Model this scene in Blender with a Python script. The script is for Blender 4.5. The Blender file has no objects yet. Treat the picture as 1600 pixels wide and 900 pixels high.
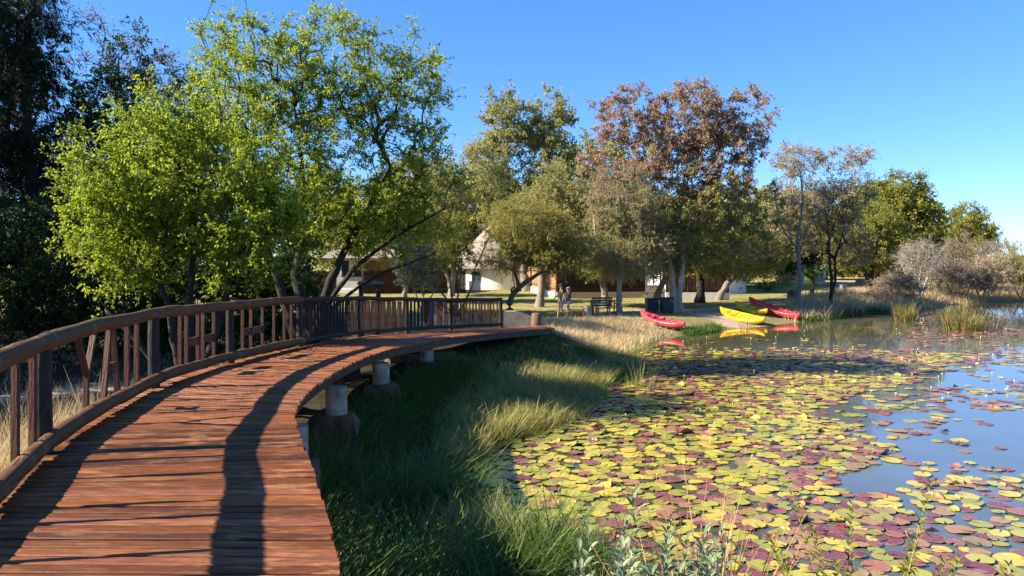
import bpy, math, random
import numpy as np
from mathutils import Vector, Matrix
R = math.radians
SC = bpy.context.scene
COL = SC.collection
# ---------------------------------------------------------------- camera
F = 1155.0            # focal length in pixels of the 1600 px wide photograph
EYE = 3.6             # camera above the pond
cam_d = bpy.data.cameras.new('camera'); cam = bpy.data.objects.new('camera', cam_d); COL.objects.link(cam)
cam_d.sensor_width = 36; cam_d.lens = 36 * F / 1600; cam_d.shift_y = -50 / 1600
cam.location = (0, 0, EYE); cam.rotation_euler = (R(90), 0, 0)
cam_d.clip_start = .1; cam_d.clip_end = 12000
SC.camera = cam
# ---------------------------------------------------------------- sky, sun, exposure
SUN_EL, SUN_AZ = 31.0, 261.0      # azimuth clockwise from +Y
w = bpy.data.worlds.new('World'); SC.world = w; w.use_nodes = True
nt = w.node_tree; bg = nt.nodes['Background']
sky = nt.nodes.new('ShaderNodeTexSky'); sky.sky_type = 'NISHITA'; sky.sun_disc = False
sky.sun_elevation = R(SUN_EL); sky.sun_rotation = R(SUN_AZ); sky.air_density = .8; sky.dust_density = .0; sky.ozone_density = 4.0
hs = nt.nodes.new('ShaderNodeHueSaturation'); hs.inputs['Saturation'].default_value = 1.3
sc0 = nt.nodes.new('ShaderNodeVectorMath'); sc0.operation = 'MULTIPLY'; sc0.inputs[1].default_value = (.088, .082, .092); nt.links.new(sky.outputs[0], sc0.inputs[0])
gm = nt.nodes.new('ShaderNodeGamma'); gm.inputs[1].default_value = .72; nt.links.new(sc0.outputs[0], gm.inputs[0]); nt.links.new(gm.outputs[0], hs.inputs['Color'])
sc1 = nt.nodes.new('ShaderNodeVectorMath'); sc1.operation = 'MULTIPLY'; sc1.inputs[1].default_value = (5.8, 7.7, 9.0); nt.links.new(hs.outputs[0], sc1.inputs[0])
nt.links.new(sc1.outputs[0], bg.inputs[0]); bg.inputs[1].default_value = .08
ld = bpy.data.lights.new('sun', 'SUN'); sun = bpy.data.objects.new('sun', ld); COL.objects.link(sun)
ld.energy = 5.0; ld.angle = R(.53); ld.color = (1, .89, .73)
sd = Vector((math.sin(R(SUN_AZ)) * math.cos(R(SUN_EL)), math.cos(R(SUN_AZ)) * math.cos(R(SUN_EL)), math.sin(R(SUN_EL))))
sun.rotation_euler = (-sd).to_track_quat('-Z', 'Y').to_euler(); sun.location = sd * 100
SC.view_settings.view_transform = 'Standard'; SC.view_settings.look = 'None'
SC.view_settings.gamma = 1; SC.view_settings.exposure = 1.68; SC.view_settings.use_curve_mapping = False
SC.cycles.max_bounces = 6; SC.cycles.transparent_max_bounces = 6

rng = np.random.default_rng(7)
random.seed(7)

# ---------------------------------------------------------------- helpers
def px(x, d): return (x - 800) / F * d
def pz(y, d): return EYE - (y - 400) / F * d
def P(x, y, d): return (px(x, d), d, pz(y, d))

def tag(o, label=None, cat=None, group=None, kind=None):
    if label: o['label'] = label
    if cat: o['category'] = cat
    if group: o['group'] = group
    if kind: o['kind'] = kind
    return o

def empty(name, loc=(0, 0, 0), rz=0, label=None, cat=None, group=None):
    o = bpy.data.objects.new(name, None); COL.objects.link(o); o.location = loc; o.rotation_euler.z = rz
    o.empty_display_size = .3
    return tag(o, label, cat, group)

def link(name, me, mat, parent=None):
    o = bpy.data.objects.new(name, me); COL.objects.link(o)
    if mat is not None:
        for m in (mat if isinstance(mat, (list, tuple)) else [mat]): me.materials.append(m)
    if parent is not None: o.parent = parent
    return o

def npmesh(name, V, Fq, attrs=None, smooth=False, uv=None, tris=None, mi=None):
    """V n x 3; Fq m x 4 (quads); tris k x 3; attrs {name: per-vertex float array}"""
    me = bpy.data.meshes.new(name)
    V = np.asarray(V, dtype=np.float32); parts = []; starts = []; tot = []
    nq = 0 if Fq is None else len(Fq); ntr = 0 if tris is None else len(tris)
    if nq: parts.append(np.asarray(Fq, dtype=np.int32).ravel()); 
    if ntr: parts.append(np.asarray(tris, dtype=np.int32).ravel())
    L = np.concatenate(parts)
    st = np.concatenate([np.arange(nq) * 4, nq * 4 + np.arange(ntr) * 3]).astype(np.int32)
    me.vertices.add(len(V)); me.vertices.foreach_set('co', V.ravel())
    me.loops.add(len(L)); me.loops.foreach_set('vertex_index', L)
    me.polygons.add(nq + ntr); me.polygons.foreach_set('loop_start', st)
    me.polygons.foreach_set('use_smooth', np.full(nq + ntr, smooth))
    if mi is not None: me.polygons.foreach_set('material_index', np.asarray(mi, dtype=np.int32))
    me.update(calc_edges=True)
    for k, a in (attrs or {}).items():
        at = me.attributes.new(k, 'FLOAT', 'POINT'); at.data.foreach_set('value', np.asarray(a, dtype=np.float32))
    if uv is not None:
        ul = me.uv_layers.new(name='UVMap'); ul.data.foreach_set('uv', np.asarray(uv, dtype=np.float32)[L].ravel())
    return me

class MB:
    """collects simple solids; build() links them as one mesh"""
    def __init__(s): s.v = []; s.f = []; s.uv = []; s.r = []
    def add(s, V, Fc, uv=None, r=None):
        n = len(s.v); s.v += [tuple(p) for p in V]; s.f += [tuple(i + n for i in f) for f in Fc]
        s.uv += list(uv) if uv is not None else [(p[0], p[1]) for p in V]
        s.r += [random.random() if r is None else r] * len(V)
    def box(s, c, d, rz=0, tilt=None, bev=0, r=None):
        x, y, z = [q / 2 for q in d]
        if bev:
            pts = []
            b = bev
            bm_v = []
            for sx in (-1, 1):
                for sy in (-1, 1):
                    for sz in (-1, 1):
                        bm_v += [(sx * (x - b), sy * (y - b), sz * z), (sx * (x - b), sy * y, sz * (z - b)), (sx * x, sy * (y - b), sz * (z - b))]
            import bmesh
            bm = bmesh.new()
            for p in bm_v: bm.verts.new(p)
            bmesh.ops.convex_hull(bm, input=bm.verts)
            V = [Vector(v.co) for v in bm.verts]; bm.verts.index_update()
            Fc = [[v.index for v in f.verts] for f in bm.faces]; bm.free()
        else:
            V = [Vector(p) for p in ((-x, -y, -z), (x, -y, -z), (x, y, -z), (-x, y, -z), (-x, -y, z), (x, -y, z), (x, y, z), (-x, y, z))]
            Fc = [(0, 3, 2, 1), (4, 5, 6, 7), (0, 1, 5, 4), (1, 2, 6, 5), (2, 3, 7, 6), (3, 0, 4, 7)]
        M = Matrix.Rotation(rz, 3, 'Z')
        if tilt is not None: M = M @ Matrix.Rotation(tilt[0], 3, 'X') @ Matrix.Rotation(tilt[1], 3, 'Y')
        uvs = [(v.x + v.y, v.z) for v in V]
        s.add([M @ v + Vector(c) for v in V], Fc, uvs, r)
    def bar(s, a, b, w_, h_, r=None):
        """rectangular bar from a to b, w_ sideways, h_ the other way"""
        a, b = Vector(a), Vector(b); d = (b - a).normalized()
        up = Vector((0, 0, 1)) if abs(d.z) < .9 else Vector((0, 1, 0))
        sx = d.cross(up).normalized() * w_ / 2; sy = sx.normalized().cross(d) * h_ / 2
        V = [a - sx - sy, a + sx - sy, a + sx + sy, a - sx + sy, b - sx - sy, b + sx - sy, b + sx + sy, b - sx + sy]
        L = (b - a).length
        s.add(V, [(0, 1, 2, 3), (7, 6, 5, 4), (0, 4, 5, 1), (1, 5, 6, 2), (2, 6, 7, 3), (3, 7, 4, 0)], [(0, 0), (w_, 0), (w_ + h_, 0), (h_, 0), (0, L), (w_, L), (w_ + h_, L), (h_, L)], r)
    def tube(s, pts, rad, n=10, cap=True, r=None):
        pts = [Vector(p) for p in pts]; rad = rad if isinstance(rad, (list, tuple, np.ndarray)) else [rad] * len(pts)
        V = []; uv = []; L = 0; ref = None
        for i, p in enumerate(pts):
            t = (pts[min(i + 1, len(pts) - 1)] - pts[max(i - 1, 0)]).normalized()
            if ref is None: ref = t.orthogonal().normalized()
            ref = (ref - t * ref.dot(t)).normalized(); b = t.cross(ref)
            if i: L += (p - pts[i - 1]).length
            for k in range(n):
                a = 2 * math.pi * k / n
                V.append(p + (ref * math.cos(a) + b * math.sin(a)) * rad[i]); uv.append((k / n * 2 * math.pi * rad[i], L))
        Fc = [(i * n + k, i * n + (k + 1) % n, (i + 1) * n + (k + 1) % n, (i + 1) * n + k) for i in range(len(pts) - 1) for k in range(n)]
        if cap: Fc += [tuple(range(n))[::-1], tuple((len(pts) - 1) * n + k for k in range(n))]
        s.add(V, Fc, uv, r)
    def build(s, name, mat, parent=None, smooth=False):
        me = bpy.data.meshes.new(name); me.from_pydata(s.v, [], s.f); me.update()
        if smooth is True: me.shade_smooth()
        elif smooth:
            me.shade_smooth(); me.set_sharp_from_angle(angle=R(smooth))
        at = me.attributes.new('rnd', 'FLOAT', 'POINT'); at.data.foreach_set('value', s.r)
        ul = me.uv_layers.new(name='UVMap')
        for l in me.loops: ul.data[l.index].uv = s.uv[l.vertex_index]
        return link(name, me, mat, parent)

# ---------------------------------------------------------------- materials
def nodes(name, rough=.7, spec=.3):
    m = bpy.data.materials.new(name); m.use_nodes = True; t = m.node_tree; b = t.nodes['Principled BSDF']
    b.inputs['Roughness'].default_value = rough; b.inputs['Specular IOR Level'].default_value = spec
    return m, t, b
def N(t, ty, **kw):
    n = t.nodes.new(ty)
    for k, v in kw.items():
        if k in n.inputs: n.inputs[k].default_value = v
        else: setattr(n, k, v)
    return n
def ramp(t, src, stops):
    r = t.nodes.new('ShaderNodeValToRGB'); t.links.new(src, r.inputs[0]); e = r.color_ramp.elements
    while len(e) < len(stops): e.new(.5)
    for i, (p, c) in enumerate(stops): e[i].position = p; e[i].color = (*c, 1)
    return r.outputs[0]
def mixc(t, fac, a, b, mode='MIX'):
    n = t.nodes.new('ShaderNodeMix'); n.data_type = 'RGBA'; n.blend_type = mode
    for s, v in ((0, fac), (6, a), (7, b)):
        if hasattr(v, 'links'): t.links.new(v, n.inputs[s])
        elif s == 0: n.inputs[0].default_value = v
        else: n.inputs[s].default_value = (*v, 1)
    return n.outputs[2]
def noise(t, vec, scale, detail=4, rough=.55, sc=None):
    n = N(t, 'ShaderNodeTexNoise', Scale=scale, Detail=detail, Roughness=rough)
    if sc is not None:
        mp = t.nodes.new('ShaderNodeMapping'); mp.inputs['Scale'].default_value = sc
        if vec is not None: t.links.new(vec, mp.inputs[0])
        vec = mp.outputs[0]
    if vec is not None: t.links.new(vec, n.inputs[0])
    return n.outputs[0]
def bump(t, b, h, s=.3, d=.02):
    n = N(t, 'ShaderNodeBump', Strength=s, Distance=d); t.links.new(h, n.inputs['Height']); t.links.new(n.outputs[0], b.inputs['Normal'])
def geo(t): return t.nodes.new('ShaderNodeNewGeometry').outputs['Position']
def attr(t, name): n = t.nodes.new('ShaderNodeAttribute'); n.attribute_name = name; return n.outputs['Fac']

def leaf_mat(name, c0, c1, c2, trans=.4, rough=.45, spec=.35):
    """per-leaf and per-clump colour, part of the light passes through"""
    m, t, b = nodes(name, rough, spec)
    col = ramp(t, attr(t, 'rnd'), [(0, c0), (.5, c1), (1, c2)])
    col = mixc(t, attr(t, 'clump'), mixc(t, .5, col, c0), mixc(t, .35, col, c2))
    t.links.new(col, b.inputs['Base Color'])
    tr = t.nodes.new('ShaderNodeBsdfTranslucent'); t.links.new(mixc(t, .5, col, (.25, .32, .02), 'MIX'), tr.inputs[0])
    mx = t.nodes.new('ShaderNodeMixShader'); mx.inputs[0].default_value = trans
    t.links.new(b.outputs[0], mx.inputs[1]); t.links.new(tr.outputs[0], mx.inputs[2])
    t.links.new(mx.outputs[0], t.nodes['Material Output'].inputs[0])
    return m
def leafm2(name, c0, c1, c2, tc, trans=.35, rough=.45, spec=.35):
    m = leaf_mat(name, c0, c1, c2, trans, rough, spec)
    for n in m.node_tree.nodes:
        if n.type == 'BSDF_TRANSLUCENT': n.inputs[0].links[0].from_node.inputs[7].default_value = (*tc, 1)
    return m
def bark_mat(name, a, b_, sc=6):
    m, t, b = nodes(name, .9, .15); g = geo(t)
    n = noise(t, g, sc, 6, .65, (1.6, 1.6, .45))
    n2 = noise(t, g, 1.2, 3)
    c = ramp(t, n, [(.3, a), (.7, b_)]); c = mixc(t, n2, c, tuple(q * 1.25 for q in b_), 'MIX')
    t.links.new(c, b.inputs[0]); bump(t, b, n, .9, .05); return m
def plain(name, c, rough=.6, spec=.3, var=.15, sc=3, bmp=.1):
    m, t, b = nodes(name, rough, spec); g = geo(t); n = noise(t, g, sc, 5)
    t.links.new(ramp(t, n, [(.3, tuple(q * (1 - var) for q in c)), (.7, tuple(min(1, q * (1 + var)) for q in c))]), b.inputs[0])
    if bmp: bump(t, b, noise(t, g, sc * 8, 4), bmp, .02)
    return m

def wood_plank_mat():
    m, t, b = nodes('stained_plank_wood', .6, .22)
    uv = t.nodes.new('ShaderNodeUVMap').outputs[0]; rn = attr(t, 'rnd')
    cmb = t.nodes.new('ShaderNodeCombineXYZ'); t.links.new(rn, cmb.inputs[2])
    ad = t.nodes.new('ShaderNodeVectorMath'); ad.operation = 'MULTIPLY_ADD'
    t.links.new(cmb.outputs[0], ad.inputs[0]); ad.inputs[1].default_value = (9, 9, 37); t.links.new(uv, ad.inputs[2])
    v = ad.outputs[0]
    grain = noise(t, v, 5, 7, .68, (1.0, 13, 1)); worn = noise(t, v, 3.2, 5, .65, (1, 3.2, 1)); big = noise(t, geo(t), .9, 4)
    base = ramp(t, rn, [(0, (.06, .019, .008)), (.2, (.145, .042, .011)), (.7, (.27, .082, .016)), (1, (.30, .105, .055))])
    base = mixc(t, ramp(t, grain, [(.35, (.0,) * 3), (.65, (1,) * 3)]), mixc(t, .78, base, (.035, .013, .008)), base)
    wm = ramp(t, worn, [(.50, (0,) * 3), (.62, (1,) * 3)])
    wm2 = mixc(t, 1.0, wm, ramp(t, big, [(.38, (.15,) * 3), (.62, (.95,) * 3)]), 'MULTIPLY')
    wm3 = mixc(t, 1.0, wm2, ramp(t, grain, [(.35, (.3,) * 3), (.6, (1,) * 3)]), 'MULTIPLY')
    base = mixc(t, wm3, base, (.40, .19, .08))
    kn = t.nodes.new('ShaderNodeTexVoronoi'); kn.inputs['Scale'].default_value = 2.2
    mp = t.nodes.new('ShaderNodeMapping'); mp.inputs['Scale'].default_value = (1, 2.4, 1); t.links.new(v, mp.inputs[0]); t.links.new(mp.outputs[0], kn.inputs[0])
    base = mixc(t, ramp(t, kn.outputs[0], [(.03, (.9,) * 3), (.085, (0,) * 3)]), base, (.03, .015, .01))
    t.links.new(base, b.inputs[0])
    t.links.new(ramp(t, worn, [(.4, (.42,) * 3), (.65, (.8,) * 3)]), b.inputs['Roughness'])
    bump(t, b, grain, .8, .008); return m
def log_mat(name, a, c, worn=(.33, .22, .13)):
    m, t, b = nodes(name, .6, .3); uv = t.nodes.new('ShaderNodeUVMap').outputs[0]
    g = noise(t, uv, 4, 6, .6, (14, 1.3, 1)); n = noise(t, geo(t), 3, 5)
    col = ramp(t, g, [(.3, a), (.7, c)]); col = mixc(t, ramp(t, n, [(.55, (0,) * 3), (.72, (.7,) * 3)]), col, worn)
    vk = t.nodes.new('ShaderNodeTexVoronoi'); vk.inputs['Scale'].default_value = 1.6; mp = t.nodes.new('ShaderNodeMapping'); mp.inputs['Scale'].default_value = (3.2, 1, 1); t.links.new(uv, mp.inputs[0]); t.links.new(mp.outputs[0], vk.inputs[0])
    col = mixc(t, ramp(t, vk.outputs[0], [(.04, (.9,) * 3), (.11, (0,) * 3)]), col, tuple(q * .4 for q in a))
    col = mixc(t, ramp(t, noise(t, uv, 5, 3, .5, (9, .35, 1)), [(.60, (0,) * 3), (.64, (.85,) * 3)]), col, tuple(q * .5 for q in a))
    t.links.new(col, b.inputs[0]); bump(t, b, g, .9, .02); return m

M = {}
M['plank'] = wood_plank_mat()
M['log'] = log_mat('weathered_brown_log', (.05, .020, .008), (.18, .082, .026), (.27, .15, .07))
M['post'] = log_mat('dark_post_wood', (.010, .007, .006), (.035, .022, .016), (.07, .055, .04))
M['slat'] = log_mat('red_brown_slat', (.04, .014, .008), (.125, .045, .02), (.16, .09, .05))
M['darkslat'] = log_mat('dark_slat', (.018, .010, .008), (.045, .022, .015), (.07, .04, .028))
M['greyslat'] = log_mat('grey_slat', (.10, .09, .10), (.2, .18, .2))
M['beam'] = log_mat('grey_beam_timber', (.12, .09, .065), (.28, .22, .16), (.4, .34, .26))
M['greybeam'] = log_mat('old_side_beam', (.02, .014, .010), (.06, .04, .028), (.10, .07, .05))
M['concrete'] = plain('pier_concrete', (.27, .235, .17), .9, .15, .55, 5, .5)
M['steel'] = plain('galvanised_steel', (.16, .16, .16), .45, .5, .1)
def brick_mat():
    m, t, b = nodes('old_red_brick', .9, .15); g = geo(t)
    br = N(t, 'ShaderNodeTexBrick', Scale=1.0); br.inputs['Brick Width'].default_value = .22; br.inputs['Row Height'].default_value = .085; br.inputs['Mortar Size'].default_value = .01
    br.inputs['Color1'].default_value = (.20, .065, .04, 1); br.inputs['Color2'].default_value = (.28, .12, .07, 1); br.inputs['Mortar'].default_value = (.25, .21, .16, 1)
    uv = t.nodes.new('ShaderNodeUVMap').outputs[0]; t.links.new(uv, br.inputs[0])
    t.links.new(mixc(t, ramp(t, noise(t, g, 3, 6, .7), [(.38, (.1,) * 3), (.56, (.95,) * 3)]), br.outputs[0], (.11, .075, .045)), b.inputs[0]); bump(t, b, br.outputs[1], -.4, .01); return m
M['brick'] = brick_mat()
M['stone'] = plain('weathered_stone', (.22, .19, .15), .9, .2, .4, 2.5, .6)
M['footstone'] = plain('rough_brown_footing', (.10, .065, .042), .95, .1, .55, 4, .8)
M['whitewall'] = plain('white_plaster', (.78, .76, .71), .85, .2, .05, 1.5, .08)
M['tanwall'] = plain('tan_plaster', (.42, .32, .22), .85, .2, .1, 1.5, .08)
M['greywall'] = plain('pale_plaster', (.55, .53, .50), .85, .2, .08, 1.5, .08)
M['dark'] = plain('dark_frame', (.02, .018, .016), .6)
def thatch_mat():
    m, t, b = nodes('grey_thatch', .95, .1); g = geo(t)
    n = noise(t, g, 7, 6, .7, (1, 1, .25)); t.links.new(ramp(t, n, [(.3, (.14, .115, .095)), (.7, (.36, .31, .27))]), b.inputs[0]); bump(t, b, n, .8, .05); return m
M['thatch'] = thatch_mat()
def reed_mat(name, a, c):
    m, t, b = nodes(name, .9, .1); uv = t.nodes.new('ShaderNodeUVMap').outputs[0]
    n = noise(t, uv, 12, 5, .7, (3.2, .25, 1)); t.links.new(ramp(t, n, [(.32, a), (.62, c)]), b.inputs[0]); bump(t, b, n, .8, .04); return m
M['reed_dark'] = reed_mat('dark_reed_screen', (.014, .010, .008), (.075, .042, .03))  # camera-facing reed screens, their shade put into the colour
M['reed_light'] = reed_mat('golden_reed_screen', (.12, .055, .025), (.38, .21, .11))  # screen turned to the sun, sunlight put into its colour
M['bark_grey'] = bark_mat('grey_bark', (.05, .042, .036), (.21, .18, .145))
M['bark_tan'] = bark_mat('tan_bark', (.10, .075, .05), (.36, .29, .20))
M['bark_dark'] = bark_mat('dark_bark', (.010, .008, .006), (.045, .036, .028))
M['bark_pale'] = bark_mat('pale_bare_wood', (.14, .12, .10), (.36, .32, .27))
M['bark_brown'] = bark_mat('brown_bark', (.05, .032, .02), (.15, .10, .065))
M['lime'] = leafm2('lime_leaf', (.05, .105, .010), (.20, .28, .018), (.46, .50, .05), (.46, .58, .03), .48, .5, .25)
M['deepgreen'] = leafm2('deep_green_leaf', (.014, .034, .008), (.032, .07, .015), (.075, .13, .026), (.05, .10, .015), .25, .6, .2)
M['midgreen'] = leafm2('mid_green_leaf', (.06, .09, .02), (.14, .185, .04), (.25, .28, .07), (.32, .37, .06), .45)
M['greygreen'] = leafm2('grey_green_leaf', (.15, .15, .055), (.30, .29, .11), (.45, .43, .19), (.46, .44, .12), .5, .55, .25)
M['silver'] = leafm2('silvery_leaf', (.10, .14, .09), (.19, .24, .16), (.33, .38, .27), (.2, .27, .12), .2, .5, .35)
M['olive'] = leafm2('olive_leaf', (.12, .115, .028), (.27, .25, .058), (.43, .39, .10), (.48, .45, .07), .5)
M['redbrown'] = leafm2('red_brown_leaf', (.14, .085, .058), (.31, .185, .13), (.46, .32, .24), (.44, .24, .13), .42, .5, .25)
M['yellow'] = leafm2('yellow_green_leaf', (.09, .11, .018), (.2, .21, .03), (.34, .32, .045), (.4, .4, .04), .4)
M['dry'] = leafm2('dry_brown_leaf', (.17, .13, .08), (.33, .25, .165), (.50, .40, .27), (.45, .33, .17), .35, .7, .15)
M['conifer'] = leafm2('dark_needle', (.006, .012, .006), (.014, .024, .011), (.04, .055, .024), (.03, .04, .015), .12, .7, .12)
M['grass_green'] = leafm2('green_grass_blade', (.016, .042, .009), (.048, .098, .016), (.13, .19, .034), (.10, .2, .02), .3, .6, .2)
M['grass_mix'] = leafm2('yellowing_grass_blade', (.12, .14, .03), (.27, .26, .06), (.48, .41, .15), (.42, .40, .09), .35, .5, .3)
M['hay'] = leafm2('dry_hay_blade', (.30, .22, .10), (.50, .38, .20), (.68, .55, .33), (.6, .45, .2), .35, .6, .2)
M['scrub'] = leafm2('grey_scrub_blade', (.16, .12, .075), (.32, .25, .165), (.48, .39, .27), (.3, .24, .13), .25, .7, .15)
M['sage'] = leafm2('sage_leaf', (.10, .15, .07), (.18, .24, .11), (.30, .36, .19), (.24, .32, .12), .2, .5, .35)
M['reed'] = leafm2('reed_stem', (.05, .085, .018), (.16, .15, .035), (.36, .23, .09), (.2, .22, .05), .25, .5, .3)
M['reedbrown'] = leafm2('brown_rush_stem', (.16, .085, .035), (.30, .17, .07), (.42, .28, .12), (.2, .12, .05), .15, .5, .3)

# ---------------------------------------------------------------- terrain
SH = [(940, 1000, 7.4), (900, 900, 0), (860, 868, 0), (780, 858, 0), (728, 838, 0), (705, 800, 0), (690, 762, 0), (705, 738, 0), (735, 700, 0), (780, 682, 0), (845, 665, 0), (900, 642, 0), (935, 612, 0), (985, 594, 0), (1005, 572, 0),
      (985, 556, 0), (1000, 543, 0), (1030, 530, 0), (1080, 523, 0), (1130, 517, 0), (1170, 512, 0), (1208, 509, 0), (1250, 503, 0), (1290, 499, 0), (1330, 492, 0), (1400, 487, 0), (1460, 480, 0),
      (1520, 474, 0), (1600, 470, 0), (1800, 462, 0), (2600, 450, 0)]
def shore_pt(x, y):
    d = EYE * F / (y - 400); return (px(x, d), d)
SHORE = [shore_pt(a, b) for a, b, c in SH]
SHORE = [(1.6, 6.3), (.95, 7.4)] + SHORE[1:]
PATHS = [([(960, 485, 0), (1040, 487, 0), (1100, 484, 0), (1160, 480, 0), (1230, 471, 0), (1300, 463, 0), (1400, 456, 0), (1500, 446, 0)], .75),
         ([(800, 503, 0), (850, 502, 0), (900, 499, 0), (960, 494, 0), (1020, 488, 0)], .4),
         ([(1090, 489, 0), (1140, 496, 0), (1175, 499, 0)], .6), ([(-160, 640, 0), (0, 626, 0), (110, 612, 0), (230, 598, 0), (340, 578, 0), (420, 555, 0)], .35)]
def seg_dist(X, Y, pts, closed=False):
    D = np.full(X.shape, 1e9)
    n = len(pts)
    for i in range(n if closed else n - 1):
        a, b = np.array(pts[i]), np.array(pts[(i + 1) % n]); ab = b - a
        t = np.clip(((X - a[0]) * ab[0] + (Y - a[1]) * ab[1]) / (ab @ ab), 0, 1)
        D = np.minimum(D, np.hypot(X - a[0] - t * ab[0], Y - a[1] - t * ab[1]))
    return D
POND = SHORE + [(400, 90), (400, 5), (12, 4.2), (4, 5.2)]
def inside(X, Y, poly):
    r = np.zeros(X.shape, bool); n = len(poly)
    for i in range(n):
        (x0, y0), (x1, y1) = poly[i], poly[(i + 1) % n]
        c = (y0 > Y) != (y1 > Y)
        with np.errstate(divide='ignore', invalid='ignore'):
            r ^= c & (X < (x1 - x0) * (Y - y0) / (y1 - y0) + x0)
    return r
def sstep(t): t = np.clip(t, 0, 1); return t * t * (3 - 2 * t)
def wob(X, Y): return .5 * np.sin(X * 1.7 + Y * .6) * np.cos(Y * 1.3 - X * .4) + .5 * np.sin(X * .55 - Y * .8 + 2)
DECKLINE = [(-3.5, 8), (-3.8, 11.5), (-3.6, 15), (-2.9, 18.7), (-1.6, 22), (.6, 26)]
def gz(X, Y):
    X = np.asarray(X, float); Y = np.asarray(Y, float)
    s = seg_dist(X, Y, POND, True); ins = inside(X, Y, POND)
    s = s + .12 * wob(X * 3, Y * 3) * np.clip(s, 0, 1)
    up = .42 * sstep(s / 3.6) + .16 * sstep((s - 20) / 60)
    z = np.where(ins, -.75 * sstep(s / 2.0), up + .02) + np.where(ins, 0, .03 * wob(X, Y) * np.clip(s / 3, 0, 1))
    z = z + np.where(ins, 0, .22 * np.exp(-((X - .6) ** 2 + (Y - 27.3) ** 2) / 9.0) * sstep(s / 2.5))
    z = z + np.where(ins, 0, .34 * np.exp(-(seg_dist(X, Y, DECKLINE) / 1.7) ** 2) * sstep(s / 1.2) * sstep((Y - 7) / 4))
    far = np.clip((np.hypot(X, Y) - 120) / 600, 0, 1)
    return z + far * .6
def gz1(x, y): return float(gz(np.array([x]), np.array([y]))[0])

xs = np.concatenate([-np.geomspace(4500, 31, 18), np.arange(-30, -17, 1.0), np.arange(-17, 46, .35), np.arange(46, 90, 1.5), np.geomspace(90, 4500, 16)])
ys = np.concatenate([-np.geomspace(600, 12, 8), np.arange(-10, 4, 1.0), np.arange(4, 62, .35), np.arange(62, 120, 1.2), np.geomspace(120, 9000, 24)])
X, Y = np.meshgrid(xs, ys); Z = gz(X, Y)
nx, ny = len(xs), len(ys); I = np.arange(nx * ny).reshape(ny, nx)
Q = np.stack([I[:-1, :-1], I[:-1, 1:], I[1:, 1:], I[1:, :-1]], -1).reshape(-1, 4)
pm = np.zeros(X.shape)
for pts, wd in PATHS:
    pw = []
    for a, b, c in pts:
        d = (EYE - .43) * F / (b - 400); pw.append((px(a, d), d))
    pm = np.maximum(pm, 1 - sstep((seg_dist(X, Y, pw) - wd + .25 * wob(X * 2, Y * 2)) / .5))
sdist = seg_dist(X, Y, POND, True)
bank = 1 - sstep((sdist - 1.2 - .5 * wob(X, Y)) / 2.2)
# the lawn lies at mid distance; beyond and at the right the ground is straw coloured
right = sstep((X - (14 + (Y - 40) * .35)) / 8) * sstep((Y - 40) / 10)
near = 1 - sstep((Y - 27) / 5)                      # dark litter and rough ground, colour deepened for shade under the boardwalk
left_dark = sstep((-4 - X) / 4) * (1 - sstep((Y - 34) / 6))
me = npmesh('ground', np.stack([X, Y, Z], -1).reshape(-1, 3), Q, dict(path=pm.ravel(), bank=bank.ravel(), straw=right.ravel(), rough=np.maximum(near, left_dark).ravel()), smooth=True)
m, t, b = nodes('ground_earth_and_lawn', .95, .1); g = geo(t)
n1 = noise(t, g, .35, 5); n2 = noise(t, g, 3.5, 6, .7); n3 = noise(t, g, 22, 4, .7, (1, 1.6, 1))
lawn = ramp(t, n1, [(.3, (.25, .225, .075)), (.5, (.37, .32, .12)), (.7, (.46, .38, .16))])
lawn = mixc(t, ramp(t, n2, [(.35, (.65,) * 3), (.7, (0,) * 3)]), lawn, (.17, .18, .05))
lawn = mixc(t, ramp(t, n3, [(.3, (.55,) * 3), (.6, (0,) * 3)]), lawn, (.15, .14, .05))
straw = ramp(t, n2, [(.3, (.26, .19, .09)), (.7, (.46, .36, .19))])
rough = ramp(t, n2, [(.3, (.015, .013, .008)), (.55, (.035, .03, .018)), (.75, (.07, .055, .032))])  # litter tones darkened in place of the shade below the deck
mud = ramp(t, n2, [(.3, (.09, .065, .04)), (.7, (.20, .15, .095))])
sand = ramp(t, n2, [(.3, (.33, .24, .165)), (.7, (.52, .40, .29))])
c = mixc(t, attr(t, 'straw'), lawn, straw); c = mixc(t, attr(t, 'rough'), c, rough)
c = mixc(t, attr(t, 'bank'), c, mixc(t, .5, mud, c)); c = mixc(t, attr(t, 'path'), c, sand)
t.links.new(c, b.inputs[0]); bump(t, b, n3, .7, .06)
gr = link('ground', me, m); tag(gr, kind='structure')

# water
m, t, b = nodes('pond_water', .02, .5); g = geo(t)
wn = noise(t, g, .5, 3); sh_ = attr(t, 'deep'); t.links.new(mixc(t, sh_, ramp(t, wn, [(.3, (.055, .050, .022)), (.7, (.080, .075, .035))]), ramp(t, wn, [(.3, (.085, .115, .14)), (.7, (.11, .145, .18))])), b.inputs[0])
b.inputs['IOR'].default_value = 1.38; b.inputs['Roughness'].default_value = .03
h1 = noise(t, g, 1.4, 3, .5, (1, .5, 1)); bump(t, b, h1, .02, .06)
wx = np.concatenate([np.arange(-4, 60, 1.0), np.geomspace(60, 420, 12)]); wy = np.concatenate([np.arange(4, 70, 1.0), [80, 95]]); WX, WY = np.meshgrid(wx, wy); I = np.arange(WX.size).reshape(WX.shape)
dp_ = sstep((seg_dist(WX, WY, POND, True) - 1 + 1.2 * wob(WX * .4, WY * .4)) / 7) * (1 - .75 * sstep((WY - 24) / 12) * (1 - sstep((WX - 22) / 12)))  # bluer away from the shore, more olive in the far left water
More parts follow.
